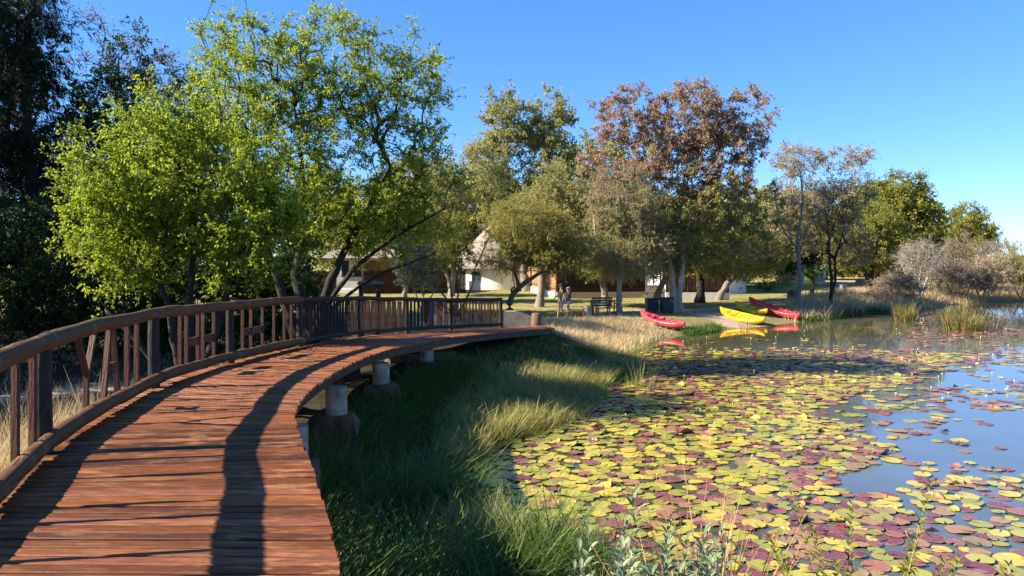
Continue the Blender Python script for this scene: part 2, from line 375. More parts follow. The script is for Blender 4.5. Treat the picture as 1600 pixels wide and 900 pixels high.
wob_ = npmesh('pond_water', np.stack([WX, WY, 0 * WX], -1).reshape(-1, 3), np.stack([I[:-1, :-1], I[:-1, 1:], I[1:, 1:], I[1:, :-1]], -1).reshape(-1, 4), dict(deep=dp_.ravel())); tag(link('pond_water', wob_, m), kind='structure')

# ---------------------------------------------------------------- boardwalk
LEFT = [(-2.6, 1.2), (-3.0, 3.0), (-3.62, 5.0), (-4.19, 6.55), (-4.55, 8.2), (-4.88, 10.0), (-5.0, 11.6), (-4.95, 12.9), (-4.78, 14.4), (-4.52, 15.8), (-4.05, 18.9), (-3.2, 21.9), (-2.0, 24.2), (-.42, 26.1), (1.2, 27.9)]
RIGHT = [(-.35, 1.2), (-.65, 3.0), (-1.25, 5.0), (-1.95, 6.9), (-2.38, 8.1), (-2.62, 9.3), (-2.75, 10.8), (-2.80, 12.2), (-2.77, 13.4), (-2.62, 14.6), (-2.35, 15.8), (-1.64, 18.7), (-.9, 20.9), (.25, 23.6), (1.5, 26.0)]
HPT = [(0, 1.75), (8, 1.75), (10, 1.78), (12.9, 1.87), (15.6, 1.92), (19.2, 2.1), (22.2, 2.3), (24, 2.42), (26.3, 2.54), (30, 2.68)]
def crom(pts, n):
    out = []; p = [pts[0]] + list(pts) + [pts[-1]]
    for i in range(1, len(p) - 2):
        a, b_, c_, d_ = [Vector(q) for q in p[i - 1:i + 3]]
        for k in range(n):
            t_ = k / n
            out.append(.5 * ((2 * b_) + (c_ - a) * t_ + (2 * a - 5 * b_ + 4 * c_ - d_) * t_ ** 2 + (-a + 3 * b_ - 3 * c_ + d_) * t_ ** 3))
    out.append(Vector(p[-2])); return out
def dz(y): return EYE - float(np.interp(y, [a for a, b in HPT], [b for a, b in HPT]))
LC = crom(LEFT, 20); RC = crom(RIGHT, 20)
def resample(C, n):
    s = np.concatenate([[0], np.cumsum([(C[i + 1] - C[i]).length for i in range(len(C) - 1)])])
    u = np.linspace(0, s[-1], n); A = np.array([tuple(q) for q in C])
    return np.stack([np.interp(u, s, A[:, 0]), np.interp(u, s, A[:, 1])], -1), s[-1]
_, Ll = resample(LC, 5); _, Lr = resample(RC, 5)
NP = int((Ll + Lr) / 2 / .128)
# pair the two edges station by station, so that planks stay square to the path
idx = np.linspace(0, len(LC) - 1, 600); LA = np.array([tuple(q) for q in LC]); RA = np.array([tuple(q) for q in RC])
lp = np.stack([np.interp(idx, np.arange(len(LC)), LA[:, k]) for k in (0, 1)], -1); rp = np.stack([np.interp(idx, np.arange(len(RC)), RA[:, k]) for k in (0, 1)], -1)
mid = (lp + rp) / 2; s = np.concatenate([[0], np.cumsum(np.hypot(*np.diff(mid, axis=0).T))])
u = np.linspace(0, s[-1], NP + 1)
lp = np.stack([np.interp(u, s, lp[:, k]) for k in (0, 1)], -1); rp = np.stack([np.interp(u, s, rp[:, k]) for k in (0, 1)], -1)
bw = empty('boardwalk', (-2.5, 9, 0), label='curving red brown plank boardwalk on concrete piers along the pond bank', cat='boardwalk')
def rel(o, root): o.location = -Vector(root.location); return o
mb = MB()
for i in range(NP):
    a0, a1, b0, b1 = [Vector((q[0], q[1], 0)) for q in (lp[i], lp[i + 1], rp[i], rp[i + 1])]
    gap = .13 + random.random() * .08
    A0 = a0.lerp(a1, gap); A1 = a1.lerp(a0, .02); B0 = b0.lerp(b1, gap); B1 = b1.lerp(b0, .02)
    d = (b0 - a0).normalized(); e0 = random.uniform(-.02, .02); e1 = random.uniform(-.012, .014)
    A0 -= d * (e0 + .03); A1 -= d * (e0 + .03); B0 += d * e1; B1 += d * e1
    zt = random.uniform(-.003, .003); L = (B0 - A0).length; W = .12; ns = 6; V = []; uv = []
    for k in range(ns + 1):
        f = k / ns; p0 = A0.lerp(B0, f); p1 = A1.lerp(B1, f); zz = dz((p0.y + p1.y) / 2) + zt
        v0 = (p1 - p0).normalized(); cup = random.uniform(0, .002); c_ = .006
        for (q, z_, vv) in ((p0, -.04, -.04), (p0, -c_, -.005), (p0 + v0 * c_, cup, 0), (p1 - v0 * c_, cup, W), (p1, -c_, W + .005), (p1, -.04, W + .04)):
            V.append((q.x, q.y, zz + z_)); uv.append((f * L, vv))
    Fc = [(k * 6 + j, (k + 1) * 6 + j, (k + 1) * 6 + (j + 1) % 6, k * 6 + (j + 1) % 6) for k in range(ns) for j in range(6)] + [tuple(range(6)), tuple(ns * 6 + j for j in range(6))[::-1]]
    mb.add(V, Fc, uv)
rel(mb.build('deck', M['plank'], bw), bw)
# side beams (left pale, right dark) and joists
def edge_beam(name, E, off, w_, h_, zoff, mat, i0=0, i1=None):
    mb = MB(); i1 = i1 or NP
    pts = [E[i] for i in range(i0, i1, 6)]; cen = [(lp[i] + rp[i]) / 2 for i in range(i0, i1, 6)]
    P3 = []
    for p, c_ in zip(pts, cen):
        d = (p - c_) / np.hypot(*(p - c_)); q = p + d * off; P3.append(Vector((q[0], q[1], dz(q[1]) + zoff)))
    V = []; uv = []; L = 0
    for i, p in enumerate(P3):
        t_ = (P3[min(i + 1, len(P3) - 1)] - P3[max(i - 1, 0)]); t_.z = 0; t_.normalize(); sd_ = Vector((t_.y, -t_.x, 0))
        if i: L += (p - P3[i - 1]).length
        for a, b_ in ((-1, -1), (1, -1), (1, 1), (-1, 1)):
            V.append(p + sd_ * a * w_ / 2 + Vector((0, 0, b_ * h_ / 2))); uv.append(((a + b_ * .5) * h_ / 2, L))
    n = len(P3); Fc = [(i * 4 + k, i * 4 + (k + 1) % 4, (i + 1) * 4 + (k + 1) % 4, (i + 1) * 4 + k) for i in range(n - 1) for k in range(4)] + [(0, 1, 2, 3), tuple((n - 1) * 4 + k for k in (3, 2, 1, 0))]
    mb.add(V, Fc, uv); return rel(mb.build(name, mat, bw), bw)
edge_beam('side_beam', rp, -.12, .08, .15, -.12, M['greybeam'])
edge_beam('side_beam', lp, -.2, .09, .2, -.145, M['greybeam'])
edge_beam('edge_board', lp, .06, .17, .05, -.055, M['beam'])
# piers: concrete pipes on brick footings
for (x, y, r_, top, fw) in ((-2.56, 8.75, .145, 0, .6), (-2.78, 11.7, .17, 0, .72), (-2.64, 14.9, .17, 0, .78), (-2.1, 18.2, .17, 0, .8), (-4.3, 9.2, .17, 0, .9), (-4.45, 13.4, .17, 0, .9), (-4.0, 17.2, .17, 0, .9)):
    zt = dz(y) - .245; zf = zt - (.42 if y < 15.5 else .3)
    mb = MB(); mb.tube([(x, y, zf - .02), (x, y, zf + .02), (x, y, zt - .02), (x, y, zt)], [r_ * 1.06, r_, r_, r_ * .97], 20)
    pr = rel(mb.build('pier', M['concrete'], bw, smooth=40), bw)
    g0 = min(gz1(x, y), .4) - .3
    mb = MB(); n = 11; V = []
    for (zz, q) in ((g0, 1.12), (zf - .35, 1.05), (zf - .12, 1.0), (zf - .02, .92), (zf + .012, .78)):
        for k in range(n): a = 2 * math.pi * k / n; qq = fw * .5 * q * (1 + .13 * math.sin(k * 2.3 + x) + random.uniform(-.12, .12)); V.append((x + math.cos(a) * qq, y + math.sin(a) * qq * .9, zz + random.uniform(-.015, .015)))
    mb.add(V, [(i * n + k, i * n + (k + 1) % n, (i + 1) * n + (k + 1) % n, (i + 1) * n + k) for i in range(4) for k in range(n)] + [tuple(4 * n + k for k in range(n))])
    f_ = mb.build('footing', M['footstone'], pr)
mb = MB(); mb.box((-2.5, 20.2, .42), (1.9, .5, 1.1), .5); mb.box((-1.2, 22.4, .4), (1.9, .5, .7), .8)
rel(mb.build('abutment', M['brick'], bw), bw)

# ---------------------------------------------------------------- railing
rl = empty('railing', (-4.08, 6.55, dz(6.55)), label='rustic pole railing with thin upright slats along the left of the boardwalk', cat='railing')
def lpt(y, z, off=.07):
    """a point on the railing line at depth y, z above the deck"""
    off -= .13
    A = lp; f_ = lambda q: float(np.interp(q, A[:, 1], A[:, 0])); x_ = (f_(y - .25) + 2 * f_(y) + f_(y + .25)) / 4
    d = np.array([f_(y + .5) - f_(y - .5), 1.0]); d = d / np.hypot(*d)
    return Vector((x_ - d[1] * off, y + d[0] * off, dz(y) + z))
POSTS = [.9 + .6, 3.75, 6.55, 10.0, 12.9, 15.7, 19.1, 22.0, 24.15, 26.1]
HR = 1.0
def railobj(mb, name, mat, par=None, sm=False):
    o = mb.build(name, mat, par or rl, sm)
    if par is None: o.location = -Vector(rl.location)
    return o
for i in range(len(POSTS) - 1):
    y0, y1 = POSTS[i], POSTS[i + 1]
    for (nm, zz, r0, mt, en) in (('handrail', HR, .080 if y0 < 15 else .06, M['log'], 1), ('bottom_rail', .13, .076 if y0 < 15 else .055, M['log'], 1)):
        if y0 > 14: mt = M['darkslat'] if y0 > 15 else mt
        pts = []; rad = []; k_ = 14
        for k in range(k_ + 1):
            yy = y0 + (y1 - y0) * k / k_; p = lpt(yy, zz, .07 if nm == 'handrail' else .03)
            p += Vector((0, 0, .007 * math.sin(k * .7 + i * 2) + random.uniform(-.002, .002))); pts.append(p)
            rad.append(r0 * (1.04 - .1 * (k / k_)) * (1 + .05 * math.sin(k * 1.7 + i * 3)))
        mb = MB(); mb.tube(pts, rad, 14); railobj(mb, nm, mt, sm=50)
for i, y0 in enumerate(POSTS):
    p0 = lpt(y0, -.35, .10); p1 = lpt(y0, HR - (.05 if i < len(POSTS) - 1 else -.06), .10)
    mb = MB(); r_ = .075 if y0 < 11 else .07; mid_ = (p0 + p1) / 2
    mb.tube([p0, p0.lerp(p1, .3) + Vector((.006, 0, 0)), p0.lerp(p1, .7) - Vector((.005, 0, 0)), p1], [r_ * 1.03, r_, r_ * .98, r_ * .94], 12)
    po = railobj(mb, 'post', M['post'], sm=50)
    if 0 < i < 6:
        mb = MB(); c_ = lpt(y0, HR, .07); d_ = (lpt(y0 + .05, HR, .07) - lpt(y0 - .05, HR, .07)).normalized()
        mb.tube([c_ - d_ * .006, c_ + d_ * .006], .084 if y0 < 15 else .064, 16)
        mb.build('strap', M['steel'], po)
def slat(ya, za, yb, zb, wd=.05, mt='slat', off=.09):
    mb = MB(); mb.bar(lpt(ya, za, off), lpt(yb, zb, off), wd, wd * .8); return railobj(mb, 'baluster', M[mt])
T, Bm = HR - .06, .1
for y in (4.15, 4.75, 5.05, 5.72, 6.22): slat(y, Bm, y, T)
# letter-like pattern: Y, A, pair
def yy(xp, a=6.55, b=10.0):    # depth on the rail line for a photo x
    ysr = np.linspace(a, b, 200); xx = np.array([800 + (lpt(q, .5, .09).x) / q * F for q in ysr]); return float(np.interp(xp, xx, ysr))
slat(yy(134), Bm, yy(134), .52, .045); slat(yy(134), .52, yy(120), T, .055); slat(yy(134), .52, yy(146), T, .055)
slat(yy(160), Bm, yy(170), T, .055); slat(yy(184), Bm, yy(175), T, .055)
mb = MB(); mb.bar(lpt(yy(171), .48, .09), lpt(yy(178), .48, .09), .045, .13); railobj(mb, 'rail_block', M['slat'])
slat(yy(198), Bm, yy(198), T, .055); slat(yy(213), Bm, yy(213), T, .055)
for q in (281, 291, 309, 317, 334): slat(yy(q, 10, 12.9), Bm, yy(q, 10, 12.9), T, .052)
for a, b_ in ((291, 309), (317, 334)):
    mb = MB(); mb.bar(lpt(yy(a, 10, 12.9), .5, .09), lpt(yy(b_, 10, 12.9), .5, .09), .03, .13); railobj(mb, 'rail_block', M['slat'])
for q in (379, 392, 410, 428, 444, 455): slat(yy(q, 12.9, 15.7), Bm, yy(q, 12.9, 15.7), T, .052)
for a, b_ in ((379, 392), (392, 410)):
    mb = MB(); mb.bar(lpt(yy(a, 12.9, 15.7), .5, .09), lpt(yy(b_, 12.9, 15.7), .5, .09), .03, .13); railobj(mb, 'rail_block', M['slat'])
for a, b_ in ((4.1, 4.8), (5.0, 6.3), (6.9, 8.0), (8.1, 9.7), (10.3, 12.6), (13.2, 15.4)):
    mb = MB(); mb.bar(lpt(a, .1, .12), lpt(b_, .1, .12), .035, .06); railobj(mb, 'lower_slat', M['darkslat'])
def run(a, b_, n, mt, wd=.06):
    for k in range(n):
        q = a + (b_ - a) * (k + .5) / n + random.uniform(-.02, .02); slat(q, .08, q, T, wd * random.uniform(.85, 1.15), mt if isinstance(mt, str) else mt[k % len(mt)])
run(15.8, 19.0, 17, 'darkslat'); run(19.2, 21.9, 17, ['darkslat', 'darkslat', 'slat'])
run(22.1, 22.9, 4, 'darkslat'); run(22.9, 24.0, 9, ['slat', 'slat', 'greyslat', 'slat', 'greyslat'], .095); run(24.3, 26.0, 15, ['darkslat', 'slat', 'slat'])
mb = MB(); mb.bar(lpt(25.9, .12, .09), lpt(26.1, .12, .09), .05, .05)

# ---------------------------------------------------------------- trees
def tubes_np(paths, rads, n=5):
    """many tubes of equal point count; paths m x k x 3, rads m x k"""
    m_, k_, _ = paths.shape
    t_ = np.empty_like(paths); t_[:, 1:-1] = paths[:, 2:] - paths[:, :-2]; t_[:, 0] = paths[:, 1] - paths[:, 0]; t_[:, -1] = paths[:, -1] - paths[:, -2]
    t_ /= np.linalg.norm(t_, axis=-1, keepdims=True) + 1e-9
    tm = t_.mean(1); ax = np.where(abs(tm[:, 2:3]) < .8, np.array([[0, 0, 1.]]), np.array([[1., 0, 0]]))
    a = np.cross(t_, ax[:, None, :]); a /= np.linalg.norm(a, axis=-1, keepdims=True) + 1e-9; b_ = np.cross(t_, a)
    th = np.arange(n) * 2 * np.pi / n
    V = paths[:, :, None] + rads[:, :, None, None] * (a[:, :, None] * np.cos(th)[:, None] + b_[:, :, None] * np.sin(th)[:, None])
    I = np.arange(m_ * k_ * n).reshape(m_, k_, n); J = np.roll(I, -1, 2)
    Q = np.stack([I[:, :-1], J[:, :-1], J[:, 1:], I[:, 1:]], -1).reshape(-1, 4)
    return V.reshape(-1, 3), Q
def unit(v): return v / (np.linalg.norm(v, axis=-1, keepdims=True) + 1e-9)
def leaves_np(Pb, D, L, W, rg, up=.35):
    """diamond leaves folded along the midrib: base points Pb, directions D"""
    n = len(Pb); r_ = rg.normal(size=(n, 3)) * .8 + np.array([-.55, -.4, .55]); nrm = unit(r_); S = unit(np.cross(D, nrm)); nn = np.cross(S, D)
    L = np.asarray(L)[:, None]; W = np.asarray(W)[:, None]
    tip = Pb + D * L - np.array([0, 0, 1.]) * L * .12
    mid_ = Pb + D * L * .45
    V = np.stack([Pb, mid_ + S * W * .5 + nn * W * .12, tip, mid_ - S * W * .5 + nn * W * .12], 1).reshape(-1, 3)
    return V, np.arange(n * 4).reshape(n, 4)

def tree(name, label, base, trunks, crown, leaf, bark, ncl=120, tw=9, twl=.7, lpt_=9, ll=.1, lw=.5, rtip=.010, seed=1, droop=0., trad=None, group=None, cat='tree', alpha=.35, surf=.55, upb=.35, jit=.12, leafn='crown', maxleaf=None, spread=1.0, twr=.004, rag=.14):
    """trunks: lists of (dx, dy, z, r); crown: ellipsoids (dx, dy, z, rx, ry, rz, weight); all relative to base"""
    rg = np.random.default_rng(seed)
    base = np.array(base, float)
    # trunk nodes
    nodes_ = []; plen = []; par = []; isT = []; tr_r = []
    for tr in trunks:
        tr = np.array(tr, float); seg = np.linalg.norm(np.diff(tr[:, :3], axis=0), axis=1); s_ = np.concatenate([[0], np.cumsum(seg)])
        k_ = max(6, int(s_[-1] / .25)); u_ = np.linspace(0, s_[-1], k_); pts = np.stack([np.interp(u_, s_, tr[:, q]) for q in range(4)], -1)
        pts[1:-1, :3] += np.cumsum(rg.normal(size=(k_ - 2, 3)) * .012 * (seg.mean()), axis=0) * np.array([1, 1, .2])
        for i in range(k_):
            nodes_.append(pts[i, :3]); tr_r.append(pts[i, 3]); par.append(len(nodes_) - 2 if i else -1); plen.append(u_[i]); isT.append(u_[i] / s_[-1])
    nT = len(nodes_); trunk_len = [len(t_) for t_ in trunks]
    # cluster centres
    cr = np.array(crown, float); wt = cr[:, 6] / cr[:, 6].sum(); pick = rg.choice(len(cr), size=ncl, p=wt)
    u3 = unit(rg.normal(size=(ncl, 3))); rad = rg.random(ncl) ** (1 / 3); rad = surf + (1 - surf) * rad
    rad = np.where(rg.random(ncl) < .3, rg.random(ncl) ** .5, rad)
    rad *= 1 + rag * rg.normal(size=ncl) * (rad > .6)
    C = cr[pick, :3] + u3 * rad[:, None] * cr[pick, 3:6]
    C[:, 2] = np.maximum(C[:, 2], .3)
    okn = [i for i in range(nT) if isT[i] > .42]
    NN = [nodes_[i] for i in okn]; PL = [plen[i] for i in okn]; ID = list(okn)
    top = np.array(nodes_[okn[-1]])
    order = np.argsort(np.min([np.linalg.norm(C - q, axis=1) for q in NN], axis=0))
    parent = list(par); pos = list(nodes_); PLall = list(plen); chains = []
    for ci in order:
        c_ = C[ci]; A = np.array(NN); d_ = np.linalg.norm(A - c_, axis=1) + 1.2 * np.maximum(0, A[:, 2] - c_[2] - .3)
        j = int(np.argmin(d_ + alpha * np.array(PL))); st = A[j]; L = np.linalg.norm(c_ - st)
        k_ = 5; f = np.linspace(0, 1, k_ + 1)[1:, None]
        perp = rg.normal(size=3) * L * jit; arc = np.sin(f * np.pi)
        pts = st + (c_ - st) * f + arc * perp * .6 + arc * np.array([0, 0, 1]) * L * (.06 - .12 * droop) + rg.normal(size=(k_, 3)) * L * .018
        pid = ID[j]; ch = [pid]
        for q in range(k_):
            pos.append(pts[q]); parent.append(pid); PLall.append(PLall[pid] + L / k_); pid = len(pos) - 1; ch.append(pid)
            NN.append(pts[q]); PL.append(PLall[pid]); ID.append(pid)
        chains.append(ch)
    n = len(pos); tips = np.zeros(n)
    for ch in chains: tips[ch[-1]] += 1
    for i in range(n - 1, nT - 1, -1):
        tips[parent[i]] += tips[i]
    # order of creation guarantees parents come first
    rr = rtip * np.maximum(tips, 1) ** .5
    pos = np.array(pos)
    paths = pos[np.array(chains)]; rads = rr[np.array(chains)]; rads[:, 0] = np.minimum(rads[:, 0], rads[:, 1] * 1.15)
    o0 = np.array(tr_r)[np.minimum(np.array(chains)[:, 0], nT - 1)]; rads[:, 0] = np.where(np.array(chains)[:, 0] < nT, np.minimum(rads[:, 1] * 1.25, o0), rads[:, 0])
    V1, Q1 = tubes_np(paths, rads, 6)
    # trunk tubes with a flared foot
    TV = []; TQ = []; off = 0; i0 = 0
    for ti in range(len(trunks)):
        i1 = i0 + 1
        while i1 < nT and par[i1] != -1: i1 += 1
        pp = np.array(nodes_[i0:i1]); r_ = np.array(tr_r[i0:i1]); pp[0, 2] -= .25; r_[0] *= 1.35; r_[1] *= 1.1
        rv = r_ * (1 + .06 * rg.normal(size=len(r_)))
        v_, q_ = tubes_np(pp[None], rv[None], 12); v_ = v_ + rg.normal(size=v_.shape) * .035 * rv.mean(); TV.append(v_); TQ.append(q_ + off); off += len(v_); i0 = i1
    root = empty(name, tuple(base), label=label, cat=cat, group=group)
    link('trunk', npmesh('trunk', np.concatenate(TV), np.concatenate(TQ), smooth=True), M[bark], root)
    # twigs
    nt_ = ncl * tw; ce = np.repeat(C, tw, 0); cid = np.repeat(np.arange(ncl), tw)
    cent = (cr[pick, :3])[cid]
    dv = unit(ce - cent) * .6 + rg.normal(size=(nt_, 3)) * .75 + np.array([0, 0, upb - droop]); dv = unit(dv)
    st = ce + rg.normal(size=(nt_, 3)) * twl * .22 * spread
    Lt = twl * rg.uniform(.45, 1.15, nt_)[:, None]
    p1 = st + dv * Lt * .5 + rg.normal(size=(nt_, 3)) * Lt * .06; p2 = p1 + unit(dv + np.array([0, 0, -.25 - droop * 1.1]) + rg.normal(size=(nt_, 3)) * .2) * Lt * .5
    tp = np.stack([ce, p1, p2], 1); r3 = np.tile([max(rtip * .6, twr), twr, twr * .5], (nt_, 1))
    V2, Q2 = tubes_np(tp, r3, 3)
    link('branches', npmesh('branches', np.concatenate([V1, V2]), np.concatenate([Q1, Q2 + len(V1)]), smooth=True), M[bark], root)
    if lpt_ > 0:
        fr = rg.random((nt_, lpt_)) ** .8; a = fr[..., None]
        pb = np.where(a < .5, ce[:, None] + (p1 - ce)[:, None] * a * 2, p1[:, None] + (p2 - p1)[:, None] * (a - .5) * 2)
        td = np.where(a < .5, (p1 - ce)[:, None], (p2 - p1)[:, None]); td = unit(td)
        D = unit(td * .6 + rg.normal(size=pb.shape) * .75 + np.array([0, 0, .1 - droop * .6]))
        nl = nt_ * lpt_; Ls = ll * rg.uniform(.6, 1.25, nl)
        pb = pb.reshape(-1, 3) + rg.normal(size=(nl, 3)) * ll * .25
        V3, Q3 = leaves_np(pb, D.reshape(-1, 3), Ls, Ls * lw, rg)
        rn = np.repeat(rg.random(nl), 4); cl = np.repeat(np.repeat(rg.random(ncl) , tw * lpt_), 4)
        lm = leaf if isinstance(leaf, list) else [leaf]; mi = None
        if len(lm) > 1:     # second leaf colour towards the top of the tree, ragged
            zc = C[:, 2]; lim = lm[2] if len(lm) > 2 else np.median(zc); prob = 1 / (1 + np.exp(-(zc - lim + rg.normal(size=ncl) * .7) / .35)); selc = rg.random(ncl) < prob
            mi = np.repeat(selc.astype(int), tw * lpt_); flip = rg.random(nl) < .12; mi = np.where(flip, 1 - mi, mi)
        link('crown', npmesh('crown', V3, Q3, dict(rnd=rn, clump=cl), mi=mi), [M[q] for q in lm[:2]], root)
    return root
def tb(x, y, z=None):   # base on the ground from photo column and depth
    X_ = px(x, y); return (X_, y, gz1(X_, y) if z is None else z)
def at(o, x, y, d): return (px(x, d) - o[0], 0, pz(y, d) - o[2])
def el(o, x0, y0, x1, y1, d, dep=None, w_=None, dd=0):
    """crown ellipsoid from the photo's box at depth d (relative to base o)"""
    cx = (px(x0, d) + px(x1, d)) / 2 - o[0]; cz = (pz(y0, d) + pz(y1, d)) / 2 - o[2]; rx = (px(x1, d) - px(x0, d)) / 2; rz_ = (pz(y0, d) - pz(y1, d)) / 2
    dep = dep or rx; return (cx, dd + d - o[1], cz, rx, dep, rz_, w_ or rx * rz_ * dep)
def tk(o, pts, d):
    return [(px(x, d + q) - o[0], d + q - o[1], pz(y, d + q) - o[2], r_) for x, y, q, r_ in pts]

# T1: the tall lime tree
d = 22; b = tb(470, d)
tree('broadleaf_tree', 'tall bright lime green tree spreading over the middle of the railing', b,
     [[(0, 0, 0, .22), (.1, 0, 1.2, .17), (-.1, .1, 2.6, .15), (.1, .2, 4.2, .10), (.0, .2, 6.0, .06), (-.2, 0, 7.6, .03)],
      [(.1, 0, .2, .12), (.7, -.1, 1.6, .085), (1.7, -.1, 2.9, .06), (3.0, .1, 3.9, .04), (4.3, .1, 4.6, .02)],
      [(0, 0, .3, .18), (-.5, .2, 1.6, .14), (-1.1, .4, 3.2, .1), (-1.7, .3, 5.0, .06)],
      [(.1, 0, .5, .16), (.6, .1, 1.8, .14), (1.2, .2, 3.2, .11), (1.9, .1, 4.6, .08), (2.6, .1, 6.0, .04)],
      [(.2, .1, .1, .10), (1.0, .3, 1.7, .06), (2.3, .2, 2.6, .04), (4.0, .2, 3.3, .02)]],
     [el(b, 300, 20, 480, 210, d, 2.0), el(b, 450, 30, 620, 190, d, 2.0), el(b, 540, 80, 700, 230, d, 2.0), el(b, 330, 150, 560, 330, d, 2.4), el(b, 560, 180, 690, 300, d, 1.6, 1.6), el(b, 600, 250, 730, 350, d, 1.3, 1.2), el(b, 540, 310, 720, 400, d, 1.3, 2.6), el(b, 440, 250, 650, 405, d, 1.8, 6.5), el(b, 300, 0, 370, 80, d, .8, .5)],
     'lime', 'bark_dark', ncl=520, tw=11, twl=.52, lpt_=14, ll=.092, lw=.55, rtip=.0085, seed=11, surf=.45, alpha=.3, rag=.2)
# T2: bushy lime tree in front of it at left
d = 16.5; b = tb(290, d)
tree('leafy_shrub', 'bushy lime green small tree behind the boardwalk railing at left', b,
     [[(0, 0, 0, .12), (-.2, 0, 1.0, .1), (-.5, .1, 2.2, .07), (-.9, 0, 3.4, .04)], [(.1, 0, 0, .11), (.5, .1, 1.2, .09), (.8, .2, 2.8, .06), (.9, .2, 4.4, .03)], [(0, .1, 0, .1), (0, .1, 1.6, .08), (0, .2, 3.4, .05), (-.1, .2, 5.0, .03)], [(-.1, 0, 0, .09), (-.9, 0, 1.1, .06), (-1.7, -.1, 2.0, .04)], [(.1, 0, 0, .08), (1.1, -.1, .9, .06), (1.9, -.1, 1.7, .04)]],
     [el(b, 110, 230, 300, 400, d, 1.3), el(b, 190, 140, 340, 300, d, 1.3), el(b, 260, 200, 440, 420, d, 1.4), el(b, 330, 280, 470, 450, d, 1.1), el(b, 120, 340, 300, 450, d, 1.0, 1.0)],
     'lime', 'bark_dark', ncl=430, tw=11, twl=.46, lpt_=14, ll=.08, lw=.58, rtip=.006, seed=12, surf=.4, rag=.26)
# dark woodland at left
d = 32; b = tb(20, d)
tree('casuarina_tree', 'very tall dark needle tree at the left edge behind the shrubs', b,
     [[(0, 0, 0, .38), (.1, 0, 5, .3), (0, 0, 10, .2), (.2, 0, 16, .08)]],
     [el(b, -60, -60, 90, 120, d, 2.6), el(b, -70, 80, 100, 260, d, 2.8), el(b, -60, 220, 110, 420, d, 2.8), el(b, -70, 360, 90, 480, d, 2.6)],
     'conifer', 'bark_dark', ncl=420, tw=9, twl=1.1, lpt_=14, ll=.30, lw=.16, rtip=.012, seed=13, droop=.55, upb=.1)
d = 36; b = tb(180, d)
tree('slender_tree', 'slim dark green tree poking up between the needle tree and the lime shrub', b,
     [[(0, 0, 0, .2), (.2, 0, 5, .14), (.3, 0, 9, .08), (.4, 0, 13, .03)]],
     [el(b, 160, 35, 230, 140, d, 1.2), el(b, 120, 110, 270, 240, d, 1.8), el(b, 80, 220, 300, 420, d, 2.4)],
     'deepgreen', 'bark_dark', ncl=330, tw=9, twl=.8, lpt_=12, ll=.18, lw=.5, rtip=.01, seed=14)
d = 38; b = tb(225, d)
tree('reddish_tree', 'thin reddish leaved tree against the sky behind the left woodland', b,
     [[(0, 0, 0, .2), (-.6, 0, 5, .13), (-1.2, 0, 9, .08), (-2.4, 0, 13.0, .03)], [(0, 0, .4, .16), (.5, 0, 5, .1), (1.2, 0, 9, .06), (1.0, 0, 11, .03)]],
     [el(b, 100, 0, 170, 150, d, 1.5, 1.4), el(b, 190, 75, 300, 160, d, 1.8), el(b, 160, 140, 330, 240, d, 2)],
     ['dry', 'redbrown'], 'bark_brown', ncl=120, tw=9, twl=.9, lpt_=5, ll=.13, lw=.5, rtip=.012, seed=15)
d = 30; b = tb(330, d)
tree('broadleaf_tree', 'dark green tree filling the gap behind the lime shrub and the tall lime tree', b,
     [[(0, 0, 0, .2), (.2, 0, 3, .14), (.3, 0, 6, .08), (.2, 0, 8, .03)]],
     [el(b, 270, 110, 350, 220, d, 1.4), el(b, 230, 170, 420, 330, d, 2), el(b, 60, 270, 430, 460, d, 2.0, 20), el(b, 330, 270, 500, 450, d, 2, 10)],
     'deepgreen', 'bark_dark', ncl=520, tw=8, twl=.7, lpt_=11, ll=.15, lw=.5, rtip=.01, seed=16)
for k, (x, y0, y1, w_, d, lab) in enumerate(((60, 300, 500, 90, 24, 'dark undergrowth bush at the far left behind the rail'), (190, 360, 500, 80, 24, 'dark undergrowth bush behind the lime shrub, left of its stems'), (330, 380, 495, 80, 24.5, 'dark undergrowth bush behind the lime shrub, right of its stems'), (440, 340, 480, 60, 26, 'dark undergrowth bush beneath the tall lime tree'))):
    b = tb(x, d)
    tree('shrub', lab, b, [[(0, 0, 0, .07), (.2, 0, 1, .05), (.1, 0, 1.8, .03)], [(0, 0, 0, .06), (-.5, 0, .9, .04), (-.7, 0, 1.7, .03)]],
         [el(b, x - w_, y0, x + w_, y1 + 30, d, 1.4), el(b, x - w_, y1 - 60, x + w_, y1 + 60, d, 1.4)], 'deepgreen', 'bark_dark', ncl=120, tw=9, twl=.6, lpt_=13, ll=.14, lw=.5, seed=20 + k, cat='bush')
# woodland left of the frame, whose shade falls on the ground behind the railing
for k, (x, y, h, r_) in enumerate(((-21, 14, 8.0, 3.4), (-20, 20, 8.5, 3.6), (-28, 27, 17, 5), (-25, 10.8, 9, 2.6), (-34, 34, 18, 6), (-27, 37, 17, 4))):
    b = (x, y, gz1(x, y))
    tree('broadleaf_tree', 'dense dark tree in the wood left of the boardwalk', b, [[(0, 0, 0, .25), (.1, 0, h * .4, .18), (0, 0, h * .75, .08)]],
         [(0, 0, h * .68, r_, r_, h * .34, 3), (0, 0, h * .35, r_ * 1.05, r_, h * .3, 2)], 'deepgreen', 'bark_dark', ncl=130, tw=8, twl=1.2, lpt_=8, ll=.34, lw=.6, seed=40 + k, group='trees of the wood left of the boardwalk')

